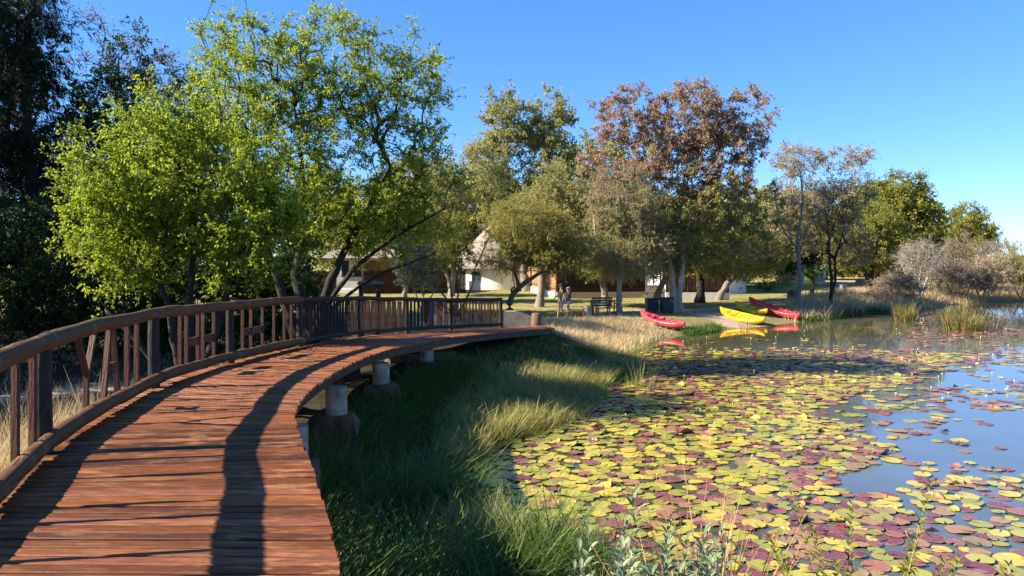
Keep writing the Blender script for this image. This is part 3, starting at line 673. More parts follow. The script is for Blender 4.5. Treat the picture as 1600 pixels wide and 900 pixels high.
# mid-distance trees round the lawn
d = 66; b = tb(822, d)
tree('tall_tree', 'tall dark green tree with a split crown standing behind the thatched hut', b,
     [[(0, 0, 0, .4), (-.3, 0, 5, .3), (-1.2, 0, 10, .18), (-1.8, 0, 14, .06)], [(.2, 0, 3, .3), (1.0, 0, 7, .24), (1.9, 0, 11, .14), (2.4, 0, 14, .05)]],
     [el(b, 752, 148, 825, 245, d, 2.2), el(b, 815, 150, 898, 235, d, 2.2), el(b, 735, 215, 800, 320, d, 2.4), el(b, 820, 210, 905, 330, d, 2.6), el(b, 770, 290, 870, 370, d, 2.6)],
     ['midgreen', 'greygreen', 8.5], 'bark_grey', ncl=420, tw=10, twl=.9, lpt_=13, ll=.26, lw=.5, rtip=.012, seed=51, surf=.6)
d = 58; b = tb(705, d)
tree('olive_tree', 'olive green tree with hazy twiggy crown behind the left fence and hut', b,
     [[(0, 0, 0, .25), (.3, 0, 3, .18), (.6, 0, 6, .1), (.8, 0, 8, .04)], [(0, 0, 1, .2), (-1.2, 0, 3.5, .12), (-2.4, 0, 6, .05)]],
     [el(b, 690, 225, 790, 330, d, 2.4), el(b, 600, 250, 710, 350, d, 2.4), el(b, 560, 290, 700, 390, d, 2.4)],
     ['olive', 'greygreen', 6.5], 'bark_grey', ncl=330, tw=10, twl=.9, lpt_=11, ll=.2, lw=.45, rtip=.009, seed=52)
d = 50; b = tb(632, d)
tree('olive_tree', 'yellowish olive tree behind the hut with the dark window', b,
     [[(0, 0, 0, .2), (.2, 0, 3, .14), (-.1, 0, 6, .06)]], [el(b, 505, 290, 640, 402, d, 2.2), el(b, 600, 290, 700, 390, d, 2)],
     ['midgreen', 'olive', 4], 'bark_grey', ncl=230, tw=10, twl=.8, lpt_=12, ll=.18, lw=.5, seed=53)
d = 41; b = tb(660, d)
tree('shrub', 'grey green garden shrub on the lawn behind the railing, right of the wooden frame', b,
     [[(0, 0, 0, .05), (-.3, 0, .9, .035), (-.7, 0, 1.9, .02)], [(0, 0, 0, .05), (.5, 0, .9, .035), (1.1, 0, 1.9, .02)], [(0, 0, 0, .045), (.1, 0, 1, .03), (.1, 0, 2.0, .02)]],
     [el(b, 612, 380, 700, 430, d, 1.1), el(b, 625, 415, 690, 452, d, 1.0, .5)], ['silver', 'greygreen', 3], 'bark_pale', ncl=110, tw=9, twl=.4, lpt_=11, ll=.12, lw=.4, seed=54, cat='bush')
d = 38; b = tb(712, d)
tree('small_tree', 'many stemmed small tree with yellow green leaves just behind the end of the railing', b,
     [[(0, 0, 0, .07), (-.3, 0, .7, .055), (-.9, 0, 1.4, .04), (-1.3, 0, 2.1, .02)], [(0, 0, 0, .07), (.1, 0, .9, .05), (.2, 0, 2.0, .035), (.3, 0, 3.2, .02)], [(.05, 0, 0, .07), (.5, 0, .8, .05), (.9, 0, 1.6, .035), (1.0, 0, 2.6, .02)], [(0, 0, .1, .06), (-.15, 0, 1.0, .045), (-.3, 0, 2.2, .03)]],
     [el(b, 690, 338, 738, 400, d, .9), el(b, 680, 380, 750, 418, d, 1.0, .8)], ['yellow', 'yellow'], 'bark_brown', ncl=110, tw=9, twl=.38, lpt_=10, ll=.10, lw=.45, seed=55)
# T8 leaning fine-leaved tree
d = 39.5; b = tb(797, d)
tree('thorn_tree', 'leaning dark trunked thorn tree with feathery crown, nearest the end of the railing', b,
     [[(0, 0, 0, .22), (-.05, 0, .6, .17), (.15, 0, 1.15, .16), (.8, 0, 1.75, .13), (1.5, 0, 2.2, .09), (2.2, 0, 2.6, .05)], [(.5, 0, 1.5, .09), (.2, 0, 2.4, .08), (.3, .2, 3.6, .05), (.0, .2, 4.8, .03)], [(.15, 0, 1.15, .08), (.05, 0, 1.4, .06), (.25, 0, 1.5, .03)]],
     [el(b, 760, 312, 880, 400, d, 1.9), el(b, 740, 370, 830, 428, d, 1.5, 1.6), el(b, 830, 340, 915, 432, d, 1.8), el(b, 780, 380, 900, 425, d, 1.7, 2)],
     'olive', 'bark_brown', ncl=480, tw=13, twl=.45, lpt_=14, ll=.085, lw=.4, rtip=.006, seed=56, surf=.35, spread=1.6, droop=.12)
# bare bits above it + T9
d = 46; b = tb(845, d)
tree('lawn_tree', 'straight grey trunk on the lawn behind the leaning thorn tree', b,
     [[(-.1, 0, 0, .25), (0, 0, 1.0, .22), (.0, 0, 3, .2), (.2, 0, 5, .14), (.3, 0, 7, .06)]],
     [el(b, 815, 290, 915, 400, d, 2.4), el(b, 840, 250, 930, 340, d, 2.0, 2)], ['olive', 'greygreen', 6], 'bark_grey', ncl=260, tw=10, twl=.7, lpt_=11, ll=.16, lw=.45, seed=57)
# T7
d = 41.5; b = tb(968, d)
tree('thorn_tree', 'grey green fine leaved tree whose straight pale trunk stands right of the bench', b,
     [[(0, 0, 0, .19), (.0, 0, 1.0, .16), (.05, 0, 1.9, .14), (.3, 0, 3.2, .1), (.4, .1, 5, .06), (.2, .1, 7, .03)], [(.05, 0, 1.9, .1), (-.8, 0, 2.9, .08), (-1.4, 0, 4.4, .05), (-1.6, 0, 6.2, .03)], [(.05, 0, 2.0, .09), (.9, 0, 3.0, .06), (1.6, 0, 3.8, .03)]],
     [el(b, 920, 262, 1030, 360, d, 1.2), el(b, 905, 330, 1000, 420, d, 1.2), el(b, 960, 330, 1050, 440, d, 1.2), el(b, 915, 390, 1010, 442, d, 1.2, 1.6)],
     ['greygreen', 'dry', 6.2], 'bark_tan', ncl=460, tw=13, twl=.48, lpt_=12, ll=.09, lw=.42, rtip=.006, seed=58, surf=.3, spread=1.6)
# T6: big red-brown tree
d = 42; b = tb(1056, d); d = 45
tree('big_tree', 'big tree with russet brown upper crown and forked pale trunk behind the left red kayak', b,
     [[(-.1, 0, 0, .30), (-.1, 0, .8, .22), (-.25, .1, 1.8, .18), (-.35, .5, 3.2, .13), (-.9, 1.8, 5.2, .08), (-1.8, 2.8, 7.4, .05), (-2.6, 3, 9.0, .03)],
      [(.2, 0, 0, .26), (.15, 0, .8, .2), (.35, .1, 1.9, .17), (.5, .6, 3.4, .13), (.7, 2.0, 5.5, .09), (1.2, 3.2, 7.6, .06), (1.0, 3.2, 9.4, .03)],
      [(.5, .7, 3.6, .09), (1.7, 2.0, 5.4, .06), (2.8, 3, 7.2, .03)], [(.6, 1.2, 4.4, .07), (-.2, 2.6, 6.6, .04), (-.4, 3, 8.4, .03)]],
     [el(b, 925, 140, 1040, 230, d, 2.2), el(b, 1010, 130, 1140, 230, d, 2.6), el(b, 1110, 135, 1210, 240, d, 2.2), el(b, 905, 210, 1060, 300, d, 2.4), el(b, 1050, 190, 1190, 320, d, 2.6), el(b, 1100, 280, 1240, 360, d, 2.2), el(b, 1020, 290, 1120, 400, d, 2.2), el(b, 1080, 330, 1200, 430, d, 2.0), el(b, 960, 150, 1180, 300, d, 2.0), el(b, 985, 240, 1150, 370, 43.2, 1.3, 9), el(b, 1010, 330, 1110, 420, 42.6, 1.1, 3)],
     ['olive', 'redbrown', 7.3], 'bark_tan', ncl=780, tw=10, twl=.5, lpt_=12, ll=.145, lw=.55, rtip=.0065, seed=59, surf=.5, rag=.1)
for (x0, x1, yb, yt, d, r_, nm, lab, cr_) in (
    (947, 938, 484, 425, 45, .24, 'lawn_tree', 'leaning grey trunk behind the bench, bending left', (895, 380, 990, 430)),
    (1021, 1045, 484, 425, 44, .22, 'lawn_tree', 'dark trunk leaning right between the two black bins', (1000, 330, 1090, 430)),
    (1093, 1088, 471, 405, 50, .3, 'lawn_tree', 'dark thick trunk before the white based fence', (1060, 330, 1150, 430)),
    (1121, 1162, 471, 418, 53, .26, 'lawn_tree', 'pale topped trunk leaning right at the corner of the white based fence', (1110, 340, 1230, 440))):
    b = tb(x0, d); X1 = px(x1, d) - b[0]; Z1 = pz(yt, d) - b[2]
    tree(nm, lab, b, [[(0, 0, 0, r_ * 1.1), (X1 * .35, 0, Z1 * .5, r_ * .85), (X1, 0, Z1, r_ * .7), (X1 * 1.6, 0, Z1 * 1.7, r_ * .35)]],
         [el(b, cr_[0], cr_[1], cr_[2], cr_[3], d, 2.2)], ['olive', 'midgreen'], 'bark_grey' if x0 != 1093 else 'bark_dark', ncl=220, tw=10, twl=.6, lpt_=12, ll=.14, lw=.5, seed=x0)
# right bank
d = 47.5; b = tb(1246, d); d = 50
tree('slender_tree', 'slim grey trunked tree with sparse flat topped crown right of the far red kayak', b,
     [[(0, 0, 0, .17), (.05, 0, 2, .13), (.0, 0, 4.2, .1), (.3, 0, 6.5, .06), (.2, 0, 9, .03)], [(0, 0, 4.0, .07), (1.2, 0, 5.6, .05), (2.6, 0, 7.0, .035), (4.2, 0, 8.2, .015)], [(0, 0, 3.6, .07), (-1.0, 0, 5.0, .05), (-1.4, 0, 7, .02)]],
     [el(b, 1205, 228, 1290, 275, d, 1.6, 1.6), el(b, 1270, 232, 1370, 268, d, 1.3, .9), el(b, 1200, 275, 1280, 400, d, 1.7, 3), el(b, 1270, 290, 1340, 400, d, 1.6, 1.8)],
     ['greygreen', 'dry', 5.5], 'bark_grey', ncl=300, tw=10, twl=.55, lpt_=8, ll=.13, lw=.45, rtip=.007, seed=61, surf=.4)
d = 48; b = tb(1297, d); d = 51
tree('slender_tree', 'dark twin stemmed tree on the grassy bank right of the slim grey trunk', b,
     [[(0, 0, 0, .13), (.1, 0, 1.0, .11), (-.05, 0, 2.6, .09), (-.1, 0, 4.5, .06), (-.3, 0, 6.3, .03)], [(.1, 0, 1.0, .09), (.35, 0, 1.6, .08), (.35, 0, 3.2, .07), (.9, 0, 5, .04)]],
     [el(b, 1255, 290, 1340, 360, d, 1.8), el(b, 1280, 270, 1370, 330, d, 1.5, 1.2), el(b, 1250, 340, 1370, 420, d, 1.7, 1.6)],
     ['dry', 'greygreen', 4.5], 'bark_dark', ncl=290, tw=10, twl=.58, lpt_=8, ll=.12, lw=.45, rtip=.007, seed=62, surf=.4)
d = 62; b = tb(1358, d)
tree('spreading_tree', 'low spreading dark limbed tree with brownish leaves behind the hay bank', b,
     [[(0, 0, 0, .28), (0, 0, 1.0, .22), (-.5, 0, 2.0, .16), (-1.8, 0, 3.2, .1), (-3, 0, 4.2, .04)], [(0, 0, .9, .18), (.3, 0, 2, .15), (.6, 0, 3.6, .08)], [(0, 0, .8, .16), (1.2, 0, 2.0, .1), (2.4, 0, 3, .04)]],
     [el(b, 1290, 340, 1360, 420, d, 2), el(b, 1330, 320, 1420, 420, d, 2.2)], ['olive', 'yellow', 4], 'bark_dark', ncl=280, tw=10, twl=.75, lpt_=11, ll=.18, lw=.5, rtip=.009, seed=63)
d = 76; b = tb(1400, d)
tree('yellowing_tree', 'large rounded yellow green tree behind the hay bank at right', b,
     [[(0, 0, 0, .4), (0, 0, 3, .28), (-.5, 0, 6, .14), (-.6, 0, 8.5, .06)], [(.2, 0, 1, .3), (2, 0, 4, .16), (3, 0, 6.5, .06)]],
     [el(b, 1325, 285, 1400, 380, d, 3), el(b, 1370, 276, 1440, 370, d, 3), el(b, 1400, 300, 1463, 410, d, 3.2), el(b, 1340, 340, 1440, 420, d, 3)],
     ['midgreen', 'yellow', 3.5], 'bark_dark', ncl=480, tw=10, twl=.9, lpt_=13, ll=.26, lw=.5, rtip=.011, seed=64, surf=.75)
d = 88; b = tb(1500, d)
tree('yellowing_tree', 'smaller pale yellow green tree right of the large rounded one', b,
     [[(0, 0, 0, .3), (0, 0, 2.5, .2), (.3, 0, 5, .08)]], [el(b, 1462, 325, 1545, 400, d, 3), el(b, 1470, 350, 1550, 410, d, 3)],
     ['olive', 'yellow', 4], 'bark_grey', ncl=260, tw=10, twl=.9, lpt_=10, ll=.24, lw=.5, seed=65)
d = 56; b = tb(1438, d)
tree('bare_bush', 'pale leafless many branched small tree on the hay bank', b,
     [[(0, 0, 0, .12), (-.2, 0, .8, .09), (-1.0, 0, 1.8, .05), (-1.5, 0, 2.7, .02)], [(0, 0, 0, .12), (.2, 0, .9, .08), (.7, 0, 2, .05), (1.3, 0, 2.9, .02)], [(0, 0, .2, .1), (0, 0, 1.3, .06), (.1, 0, 2.6, .03)]],
     [el(b, 1402, 378, 1475, 430, d, 1.4)], 'dry', 'bark_pale', ncl=110, tw=14, twl=.6, lpt_=1, ll=.1, lw=.5, rtip=.010, seed=66, surf=.25, twr=.006)
for k, (x, y0, y1, w_, d, ld, lab) in enumerate((
    (1515, 368, 445, 48, 64, 'dry', 'grey brown leafless bush behind the reed clumps'), (1565, 372, 440, 40, 70, 'dry', 'tangled grey twiggy bush, second from the right edge'),
    (1595, 398, 440, 38, 60, 'olive', 'greenish scrub bush at the right edge'), (1535, 405, 450, 40, 58, 'scrub', 'low tan scrub bush in front of the leafless ones'), (1475, 405, 455, 34, 58, 'dry', 'low brown bush right of the pale bare tree'), (1400, 430, 468, 34, 54, 'dry', 'low brownish bush left of the pale bare tree'))):
    b = tb(x, d)
    tree('scrub_bush', lab, b, [[(0, 0, 0, .06), (.2, 0, .8, .04), (.3, 0, 1.5, .02)], [(0, 0, 0, .06), (-.4, 0, .8, .04), (-.7, 0, 1.4, .02)], [(.1, 0, 0, .05), (.7, 0, .7, .03), (1.1, 0, 1.2, .02)]],
         [el(b, x - w_, y0, x + w_, y1, d, 1.8)], M and ld, 'bark_grey', ncl=130, tw=14, twl=.6, lpt_=3 if ld == 'dry' else 9, ll=.12, lw=.4, rtip=.007, seed=70 + k, cat='bush', surf=.2, twr=.007)
# back row
back = [(560, 300, 70, 74, 'midgreen'), (640, 275, 60, 84, 'midgreen'), (690, 262, 50, 92, 'olive'), (775, 300, 60, 84, 'olive'), (930, 225, 60, 82, 'deepgreen'), (880, 290, 60, 90, 'midgreen'), (990, 290, 60, 70, 'olive'), (1080, 310, 70, 74, 'deepgreen'),
        (1160, 300, 60, 78, 'midgreen'), (1225, 305, 55, 84, 'deepgreen'), (1290, 320, 60, 98, 'midgreen'), (1340, 350, 60, 110, 'olive'), (1425, 350, 60, 120, 'midgreen'), (1480, 372, 50, 130, 'olive')]
side = ['beyond the left hut', 'beyond the left hut, farther right', 'left of the split crowned tall tree', 'just behind the thatched hut', 'behind the russet tree, on its left', 'between the thatched hut and the russet tree', 'behind the dark reed fence', 'behind the white based fence',
        'behind the leaning pale topped trunk', 'above the cycads', 'behind the twin stemmed tree', 'beyond the spreading tree', 'beyond the large rounded tree', 'beyond the pale bare tree']
adj = {'midgreen': 'mid green', 'olive': 'dull olive', 'deepgreen': 'dark green'}
for k, ((x, yt, w_, d, lf), sdn) in enumerate(zip(back, side)):
    b = tb(x, d); H = pz(yt, d) - b[2]
    tree('background_tree', f'{adj[lf]} background tree {sdn}', b, [[(0, 0, 0, .3), (.2, 0, H * .4, .2), (0, 0, H * .8, .06)], [(0, 0, .5, .2), (H * .15, 0, H * .6, .06)]],
         [el(b, x - w_, yt, x + w_, yt + 90, d, 3.5), el(b, x - w_ * 1.2, (yt + 400) / 2 - 20, x + w_ * 1.2, 432, d, 3.0)], [lf, 'olive' if lf != 'olive' else 'midgreen', H * .8], 'bark_grey', ncl=280, tw=9, twl=1.1, lpt_=11, ll=.32, lw=.55, rtip=.014, seed=90 + k, group='trees beyond the lawn')

# ---------------------------------------------------------------- grasses
def blades(name, XY, H, W, mat, label=None, kind='stuff', lean=.25, seg=3, seed=3, bend=.35, zfun=None, cat=None, group=None, lean_dir=None, parent=None, clump=None):
    rg = np.random.default_rng(seed); n = len(XY); z0 = zfun if zfun is not None else gz(XY[:, 0], XY[:, 1])
    az = rg.random(n) * 2 * np.pi; ld_ = np.stack([np.cos(az), np.sin(az), np.zeros(n)], -1)
    if lean_dir is not None: ld_ = unit(ld_ * .5 + np.concatenate([lean_dir, np.zeros((n, 1))], 1))
    sd_ = np.stack([-np.sin(az + rg.normal(size=n) * .5), np.cos(az + rg.normal(size=n) * .5), np.zeros(n)], -1)
    ln = lean * rg.uniform(.3, 1.5, n); bd = bend * rg.uniform(.2, 1.6, n)
    V = np.empty((n, seg + 1, 2, 3))
    for k in range(seg + 1):
        f = k / seg; c_ = np.stack([XY[:, 0], XY[:, 1], z0 - .03], -1) + np.array([0, 0, 1.]) * (H * f * (1 - .3 * bd * f))[:, None] + ld_ * (H * (ln * f + bd * f * f))[:, None]
        wd = (W * (1 - f) ** .7 * .5 + W * .05)[:, None]; V[:, k, 0] = c_ - sd_ * wd; V[:, k, 1] = c_ + sd_ * wd
    I = np.arange(n * (seg + 1) * 2).reshape(n, seg + 1, 2)
    Q = np.stack([I[:, :-1, 0], I[:, :-1, 1], I[:, 1:, 1], I[:, 1:, 0]], -1).reshape(-1, 4)
    per = (seg + 1) * 2
    cl = np.repeat(rg.random(n) if clump is None else clump, per)
    o = link(name, npmesh(name, V.reshape(-1, 3), Q, dict(rnd=np.repeat(rg.random(n), per), clump=cl)), M[mat], parent)
    if kind: tag(o, label, cat, group, kind)
    elif label: tag(o, label, cat, group)
    return o
def scatter(n, x0, x1, y0, y1, dens, seed, tuft=0, tr=.12):
    """dens(X, Y) in 0..1; tuft > 0: blades gathered in tufts"""
    rg = np.random.default_rng(seed); m_ = n if not tuft else n // tuft
    P_ = np.empty((0, 2))
    while len(P_) < m_:
        q = np.stack([rg.uniform(x0, x1, m_ * 2), rg.uniform(y0, y1, m_ * 2)], -1); P_ = np.concatenate([P_, q[rg.random(len(q)) < dens(q[:, 0], q[:, 1])]])
        if len(P_) == 0: break
    P_ = P_[:m_]
    if tuft:
        cl = np.repeat(rg.random(len(P_)), tuft); P_ = np.repeat(P_, tuft, 0) + rg.normal(size=(len(P_) * tuft, 2)) * tr; return P_, cl
    return P_, rg.random(len(P_))
def pxy(X, Y, z=0.): return 800 + X / Y * F, 400 + (EYE - z) / Y * F
def offshore(X, Y):  # signed distance: + on land
    s_ = seg_dist(X, Y, POND, True); return np.where(inside(X, Y, POND), -s_, s_)
def undeck(X, Y):   # 1 outside the boardwalk
    A = np.concatenate([lp, rp[::-1]]); return ~inside(X, Y, [tuple(q) for q in A[::4]])
def right_of_deck(X, Y): return X > np.interp(Y, rp[:, 1], rp[:, 0]) - .25
def left_of_deck(X, Y): return X < np.interp(Y, lp[:, 1], lp[:, 0]) - .2
rg0 = np.random.default_rng(5)
# lush green grass between boardwalk and pond
f_ = lambda X, Y: (right_of_deck(X, Y) & (offshore(X, Y) > -.25) & (Y > 3.8)) * np.where(offshore(X, Y) < .5, .8, 1.)
XY, cl = scatter(75000, -3, 9, 3.8, 29, lambda X, Y: f_(X, Y) * np.clip(14 / Y, .3, 1) * (X < 1.5 + (Y - 8) * .38) * np.where((offshore(X, Y) < 2.2) & (Y > 12) & (Y < 21), .15, 1), 101, 12, .1)
H = rg0.uniform(.25, .62, len(XY)) * (.8 + .4 * cl) * np.clip(1.5 - XY[:, 1] / 17, .25, 1) * rg0.choice([.55, 1, 1, 1.35], len(XY)) * (.7 + .55 * wob(XY[:, 0] * 2.6, XY[:, 1] * 2.1)) * np.clip(1 + .35 * (offshore(XY[:, 0], XY[:, 1]) < .8), 1, 1.3); blades('bank_grass', XY, H, rg0.uniform(.008, .022, len(XY)) * (1 + XY[:, 1] * .02), 'grass_green', 'lush dark green grass between the boardwalk and the pond', seed=1, clump=cl, cat='grass', lean=.45, bend=.6)
# yellow tall grass fringe in the shallows
def fr(X, Y):
    xp, yp = pxy(X, Y); s_ = offshore(X, Y)
    a = (yp > 590) & (yp < 735) & (xp > 695) & (xp < 950) & (s_ > -.45) & (s_ < 2.8)
    b_ = (yp > 770) & (xp > 720) & (xp < 950) & (s_ > -.25) & (s_ < 1.0)
    c_ = (yp > 525) & (yp < 575) & (s_ > -.2) & (s_ < 1.2) & (xp < 1030)
    return (a * np.clip(1.1 - abs(s_ - .7) / 1.9, .1, 1) + b_ * .8 + c_ * .35) * right_of_deck(X, Y)
XY, cl = scatter(34000, -2, 9, 6, 33, fr, 102, 14, .09)
H = rg0.uniform(.3, .68, len(XY)) * (.75 + .5 * cl) * np.clip(1.6 - XY[:, 1] / 24, .4, 1) * (.8 + .35 * wob(XY[:, 0] * 2.1, XY[:, 1] * 1.7)); blades('fringe_grass', XY, H, rg0.uniform(.006, .012, len(XY)) * (1 + XY[:, 1] * .02), 'grass_mix', 'tall yellowing grass fringe at the edge of the lily pads', seed=2, clump=cl, cat='grass', lean=.35, bend=.5)
XY, cl = scatter(4500, -3, 9, 4, 28, lambda X, Y: f_(X, Y) * np.clip(14 / Y, .3, 1) * (X < 1.5 + (Y - 8) * .38) * (wob(X * .9 + 1, Y * .8) > -.1), 111, 6, .16)
H = rg0.uniform(.35, .8, len(XY)) * np.clip(1.5 - XY[:, 1] / 22, .35, 1); blades('dry_stems', XY, H, rg0.uniform(.006, .011, len(XY)), 'grass_mix', 'scattered dry straw coloured stems in the green bank grass', seed=11, clump=cl, cat='grass', lean=.5)
def pw(X, Y): return np.exp(-(seg_dist(X, Y, [(-2.2, 7.5), (-2.5, 9), (-2.45, 11.8), (-2.2, 15), (-1.4, 18.5)]) / .45) ** 2) * right_of_deck(X, Y)
XY, cl = scatter(9000, -3.2, 0, 7, 20, pw, 112, 9, .08)
H = rg0.uniform(.3, .75, len(XY)); blades('weeds', XY, H, rg0.uniform(.012, .03, len(XY)), 'grass_green', 'broad bladed weeds crowding the foot of the boardwalk piers', seed=12, clump=cl, cat='weeds', lean=.45, bend=.6)
# hay grass on the near lawn edge
def hy(X, Y):
    xp, yp = pxy(X, Y, .3); s_ = offshore(X, Y)
    return ((xp > 860) & (xp < 1085) & (yp > np.interp(xp, [860, 1000, 1080], [509, 506, 522])) & (yp < 545) & (s_ > .1)) * np.clip((1060 - xp) / 90, .05, 1) * 1.
XY, cl = scatter(26000, 0, 10, 25, 41, hy, 103, 14, .14)
H = rg0.uniform(.15, .42, len(XY)) * (.6 + .6 * cl); blades('hay_grass', XY, H, rg0.uniform(.014, .024, len(XY)), 'hay', 'pale dry hay grass below the bench and walkers', seed=3, clump=cl, cat='grass')
# right bank hay and scrub
def hb(X, Y):
    xp, yp = pxy(X, Y, .3); s_ = offshore(X, Y)
    return ((xp > 1235) & (xp < 1680) & (s_ > -.1)) * ((yp > np.interp(xp, [1235, 1330, 1420, 1600], [474, 462, 452, 432])) * 1.) * np.clip(s_ / .6 + .3, 0, 1)
XY, cl = scatter(60000, 15, 60, 38, 80, hb, 104, 12, .2)
H = rg0.uniform(.25, .75, len(XY)) * (.6 + .6 * cl); blades('bank_hay', XY, H, rg0.uniform(.022, .04, len(XY)), 'hay', 'golden dry hay grass covering the far right bank', seed=4, clump=cl, cat='grass')
XY, cl = scatter(15000, 15, 60, 38, 84, lambda X, Y: hb(X, Y) * (wob(X * .6, Y * .9) > .1), 105, 40, .35)
H = rg0.uniform(.4, .95, len(XY)) * (.6 + .6 * cl); blades('scrub_clumps', XY, H, rg0.uniform(.02, .035, len(XY)), 'scrub', 'brown grey scrub clumps scattered over the far right bank', seed=5, clump=cl, cat='grass', lean=.5)
# green fringe of the far shore
def gf(X, Y):
    xp, yp = pxy(X, Y, 0); s_ = offshore(X, Y)
    return ((s_ > -.15) & (s_ < .9) & (xp > 1070) & (xp < 1420)) * np.where((xp < 1255), np.where(xp < 1122, .6, 0.), 1.)
XY, cl = scatter(22000, 5, 34, 28, 58, gf, 106, 12, .15)
H = rg0.uniform(.12, .36, len(XY)) * (.6 + .6 * cl); blades('shore_grass', XY, H, rg0.uniform(.02, .035, len(XY)), 'grass_green', 'low green grass along the far shore by the kayaks', seed=6, clump=cl, cat='grass', lean=.4)
# golden grass left of the railing
XY, cl = scatter(9000, -7.2, -3.6, 4.2, 10.8, lambda X, Y: left_of_deck(X, Y) * np.clip(1.3 - abs(X - np.interp(Y, lp[:, 1], lp[:, 0]) + 1.1), 0, 1), 107, 16, .12)
H = rg0.uniform(.8, 1.5, len(XY)) * (.7 + .4 * cl); blades('golden_grass', XY, H, rg0.uniform(.006, .012, len(XY)), 'hay', 'tall golden grass lit by the sun behind the left railing', seed=7, clump=cl, cat='grass', lean=.2)
# rough litter / short lawn tufts
XY, cl = scatter(40000, -22, 26, 30, 66, lambda X, Y: ((offshore(X, Y) > 2) & (X < 14 + (Y - 40) * .45)) * np.clip(40 / Y, .3, 1), 108, 8, .12)
H = rg0.uniform(.03, .09, len(XY)); blades('lawn_grass', XY, H, rg0.uniform(.03, .06, len(XY)), 'grass_mix', 'short yellowing lawn grass', seed=8, clump=cl, cat='grass', lean=.6)
XY, cl = scatter(6000, -16, -3, 9, 30, lambda X, Y: left_of_deck(X, Y) * 1., 109, 12, .15)
H = rg0.uniform(.1, .35, len(XY)); blades('undergrowth_grass', XY, H, rg0.uniform(.008, .02, len(XY)), 'scrub', 'thin dry grass on the shaded ground left of the boardwalk', seed=9, clump=cl, cat='grass', lean=.5)

# reed clumps in the water
def reedclump(name, x, y, n, rad, h, mat, label, group=None, w_=.02, lean=.12, z=-.05):
    rg = np.random.default_rng(int(x * 7 + y)); a = rg.random(n) * 6.283; r_ = rad * np.sqrt(rg.random(n)); XY = np.stack([np.cos(a) * r_, np.sin(a) * r_], -1)
    root = empty(name, (x, y, 0), label=label, cat='reeds', group=group)
    H = h * rg.uniform(.5, 1.08, n) * (1 - .3 * (r_ / rad) ** 2)
    blades('stems', XY, H, np.full(n, w_) * rg.uniform(.7, 1.2, n), mat, kind=None, lean=lean * 2.2, seg=3, seed=n, bend=.10, lean_dir=XY / rad, zfun=np.full(n, z), parent=root); return root
def wat(xp, yp, z=0.): d_ = (EYE - z) * F / (yp - 400); return px(xp, d_), d_
reedclump('reed_clump', *wat(1505, 516), 520, .85, 1.5, 'reed', 'big green and tan reed clump standing in the water at right', w_=.03)
reedclump('reed_clump', *wat(1414, 501), 260, .5, 1.35, 'reed', 'smaller reed clump near the far bank', w_=.03)
reedclump('reed_clump', *wat(1552, 518), 40, .55, 1.1, 'reedbrown', 'sparse thin brown reeds right of the big clump', w_=.018)
reedclump('reed_clump', *wat(1166, 517), 45, .35, 1.0, 'grass_green', 'thin green reeds in the water in front of the yellow kayaks', w_=.02)
reedclump('reed_clump', *wat(998, 606), 70, .32, .95, 'grass_mix', 'green reed tuft at the point of the grassy shore', w_=.012)
reedclump('reed_clump', 1.62, 6.2, 130, .5, 1.8, 'reedbrown', 'thin reddish brown rushes in the near foreground', w_=.016, lean=.1, z=.1)
reedclump('reed_clump', 1.05, 6.2, 14, .22, 1.9, 'reedbrown', 'few long leaning rush stems left of the foreground rushes', w_=.013, lean=.32, z=.1)

# foreground plants
def leafy(name, x, y, z, stems, mat, barkm, label, ll, lw, n, hh, seed, spiral=True, lean=.25):
    rg = np.random.default_rng(seed); root = empty(name, (x, y, z), label=label, cat='plant')
    SP = []; PB = []; DD = []; LL = []
    for s_ in range(stems):
        az = rg.random() * 6.283; ln = rg.random() * lean; H_ = hh * rg.uniform(.65, 1.05); b0 = np.array([rg.normal() * .05 + math.cos(az) * .1 * stems ** .5 * .5, rg.normal() * .05 + math.sin(az) * .06 * stems ** .5 * .5, 0])
        f = np.linspace(0, 1, 6)[:, None]; top = np.array([math.cos(az) * ln, math.sin(az) * ln, 1.]) * H_
        pth = b0 + top * f + np.sin(f * 3) * rg.normal(size=3) * .03; SP.append(pth)
        for k in range(n):
            g_ = .12 + .88 * (k + rg.random()) / n; a_ = k * 2.4; q = np.array([np.interp(g_, f[:, 0], pth[:, i]) for i in range(3)])
            up_ = .45 + 1.3 * g_ ** 3; PB.append(q); DD.append([math.cos(a_), math.sin(a_), up_]); LL.append(ll * rg.uniform(.6, 1.1) * (1.15 - .5 * g_))
    v_, q_ = tubes_np(np.array(SP), np.tile(np.linspace(.006, .002, 6), (stems, 1)), 5); link('stems', npmesh('stems', v_, q_, smooth=True), M[barkm], root)
    # curved leaves: four cross-sections
    PB = np.array(PB); D = unit(np.array(DD)); LL = np.array(LL); nl = len(PB); S = unit(np.cross(D, np.array([0, 0, 1.]))); U = np.cross(S, D)
    prof = [(0, .12), (.3, .9), (.65, 1.), (1, .06)]; V = np.empty((nl, 4, 3, 3))
    for k, (f, w__) in enumerate(prof):
        c_ = PB + D * (LL * f)[:, None] - np.array([0, 0, 1.]) * (LL * .35 * f * f)[:, None]; hw = (LL * lw * .5 * w__)[:, None]
        V[:, k, 0] = c_ - S * hw + U * hw * .35; V[:, k, 1] = c_; V[:, k, 2] = c_ + S * hw + U * hw * .35
    I = np.arange(nl * 12).reshape(nl, 4, 3); Q = np.concatenate([np.stack([I[:, :-1, j], I[:, :-1, j + 1], I[:, 1:, j + 1], I[:, 1:, j]], -1).reshape(-1, 4) for j in (0, 1)])
    link('foliage', npmesh('foliage', V.reshape(-1, 3), Q, dict(rnd=np.repeat(rg.random(nl), 12), clump=np.repeat(rg.random(nl), 12)), smooth=True), M[mat], root); return root
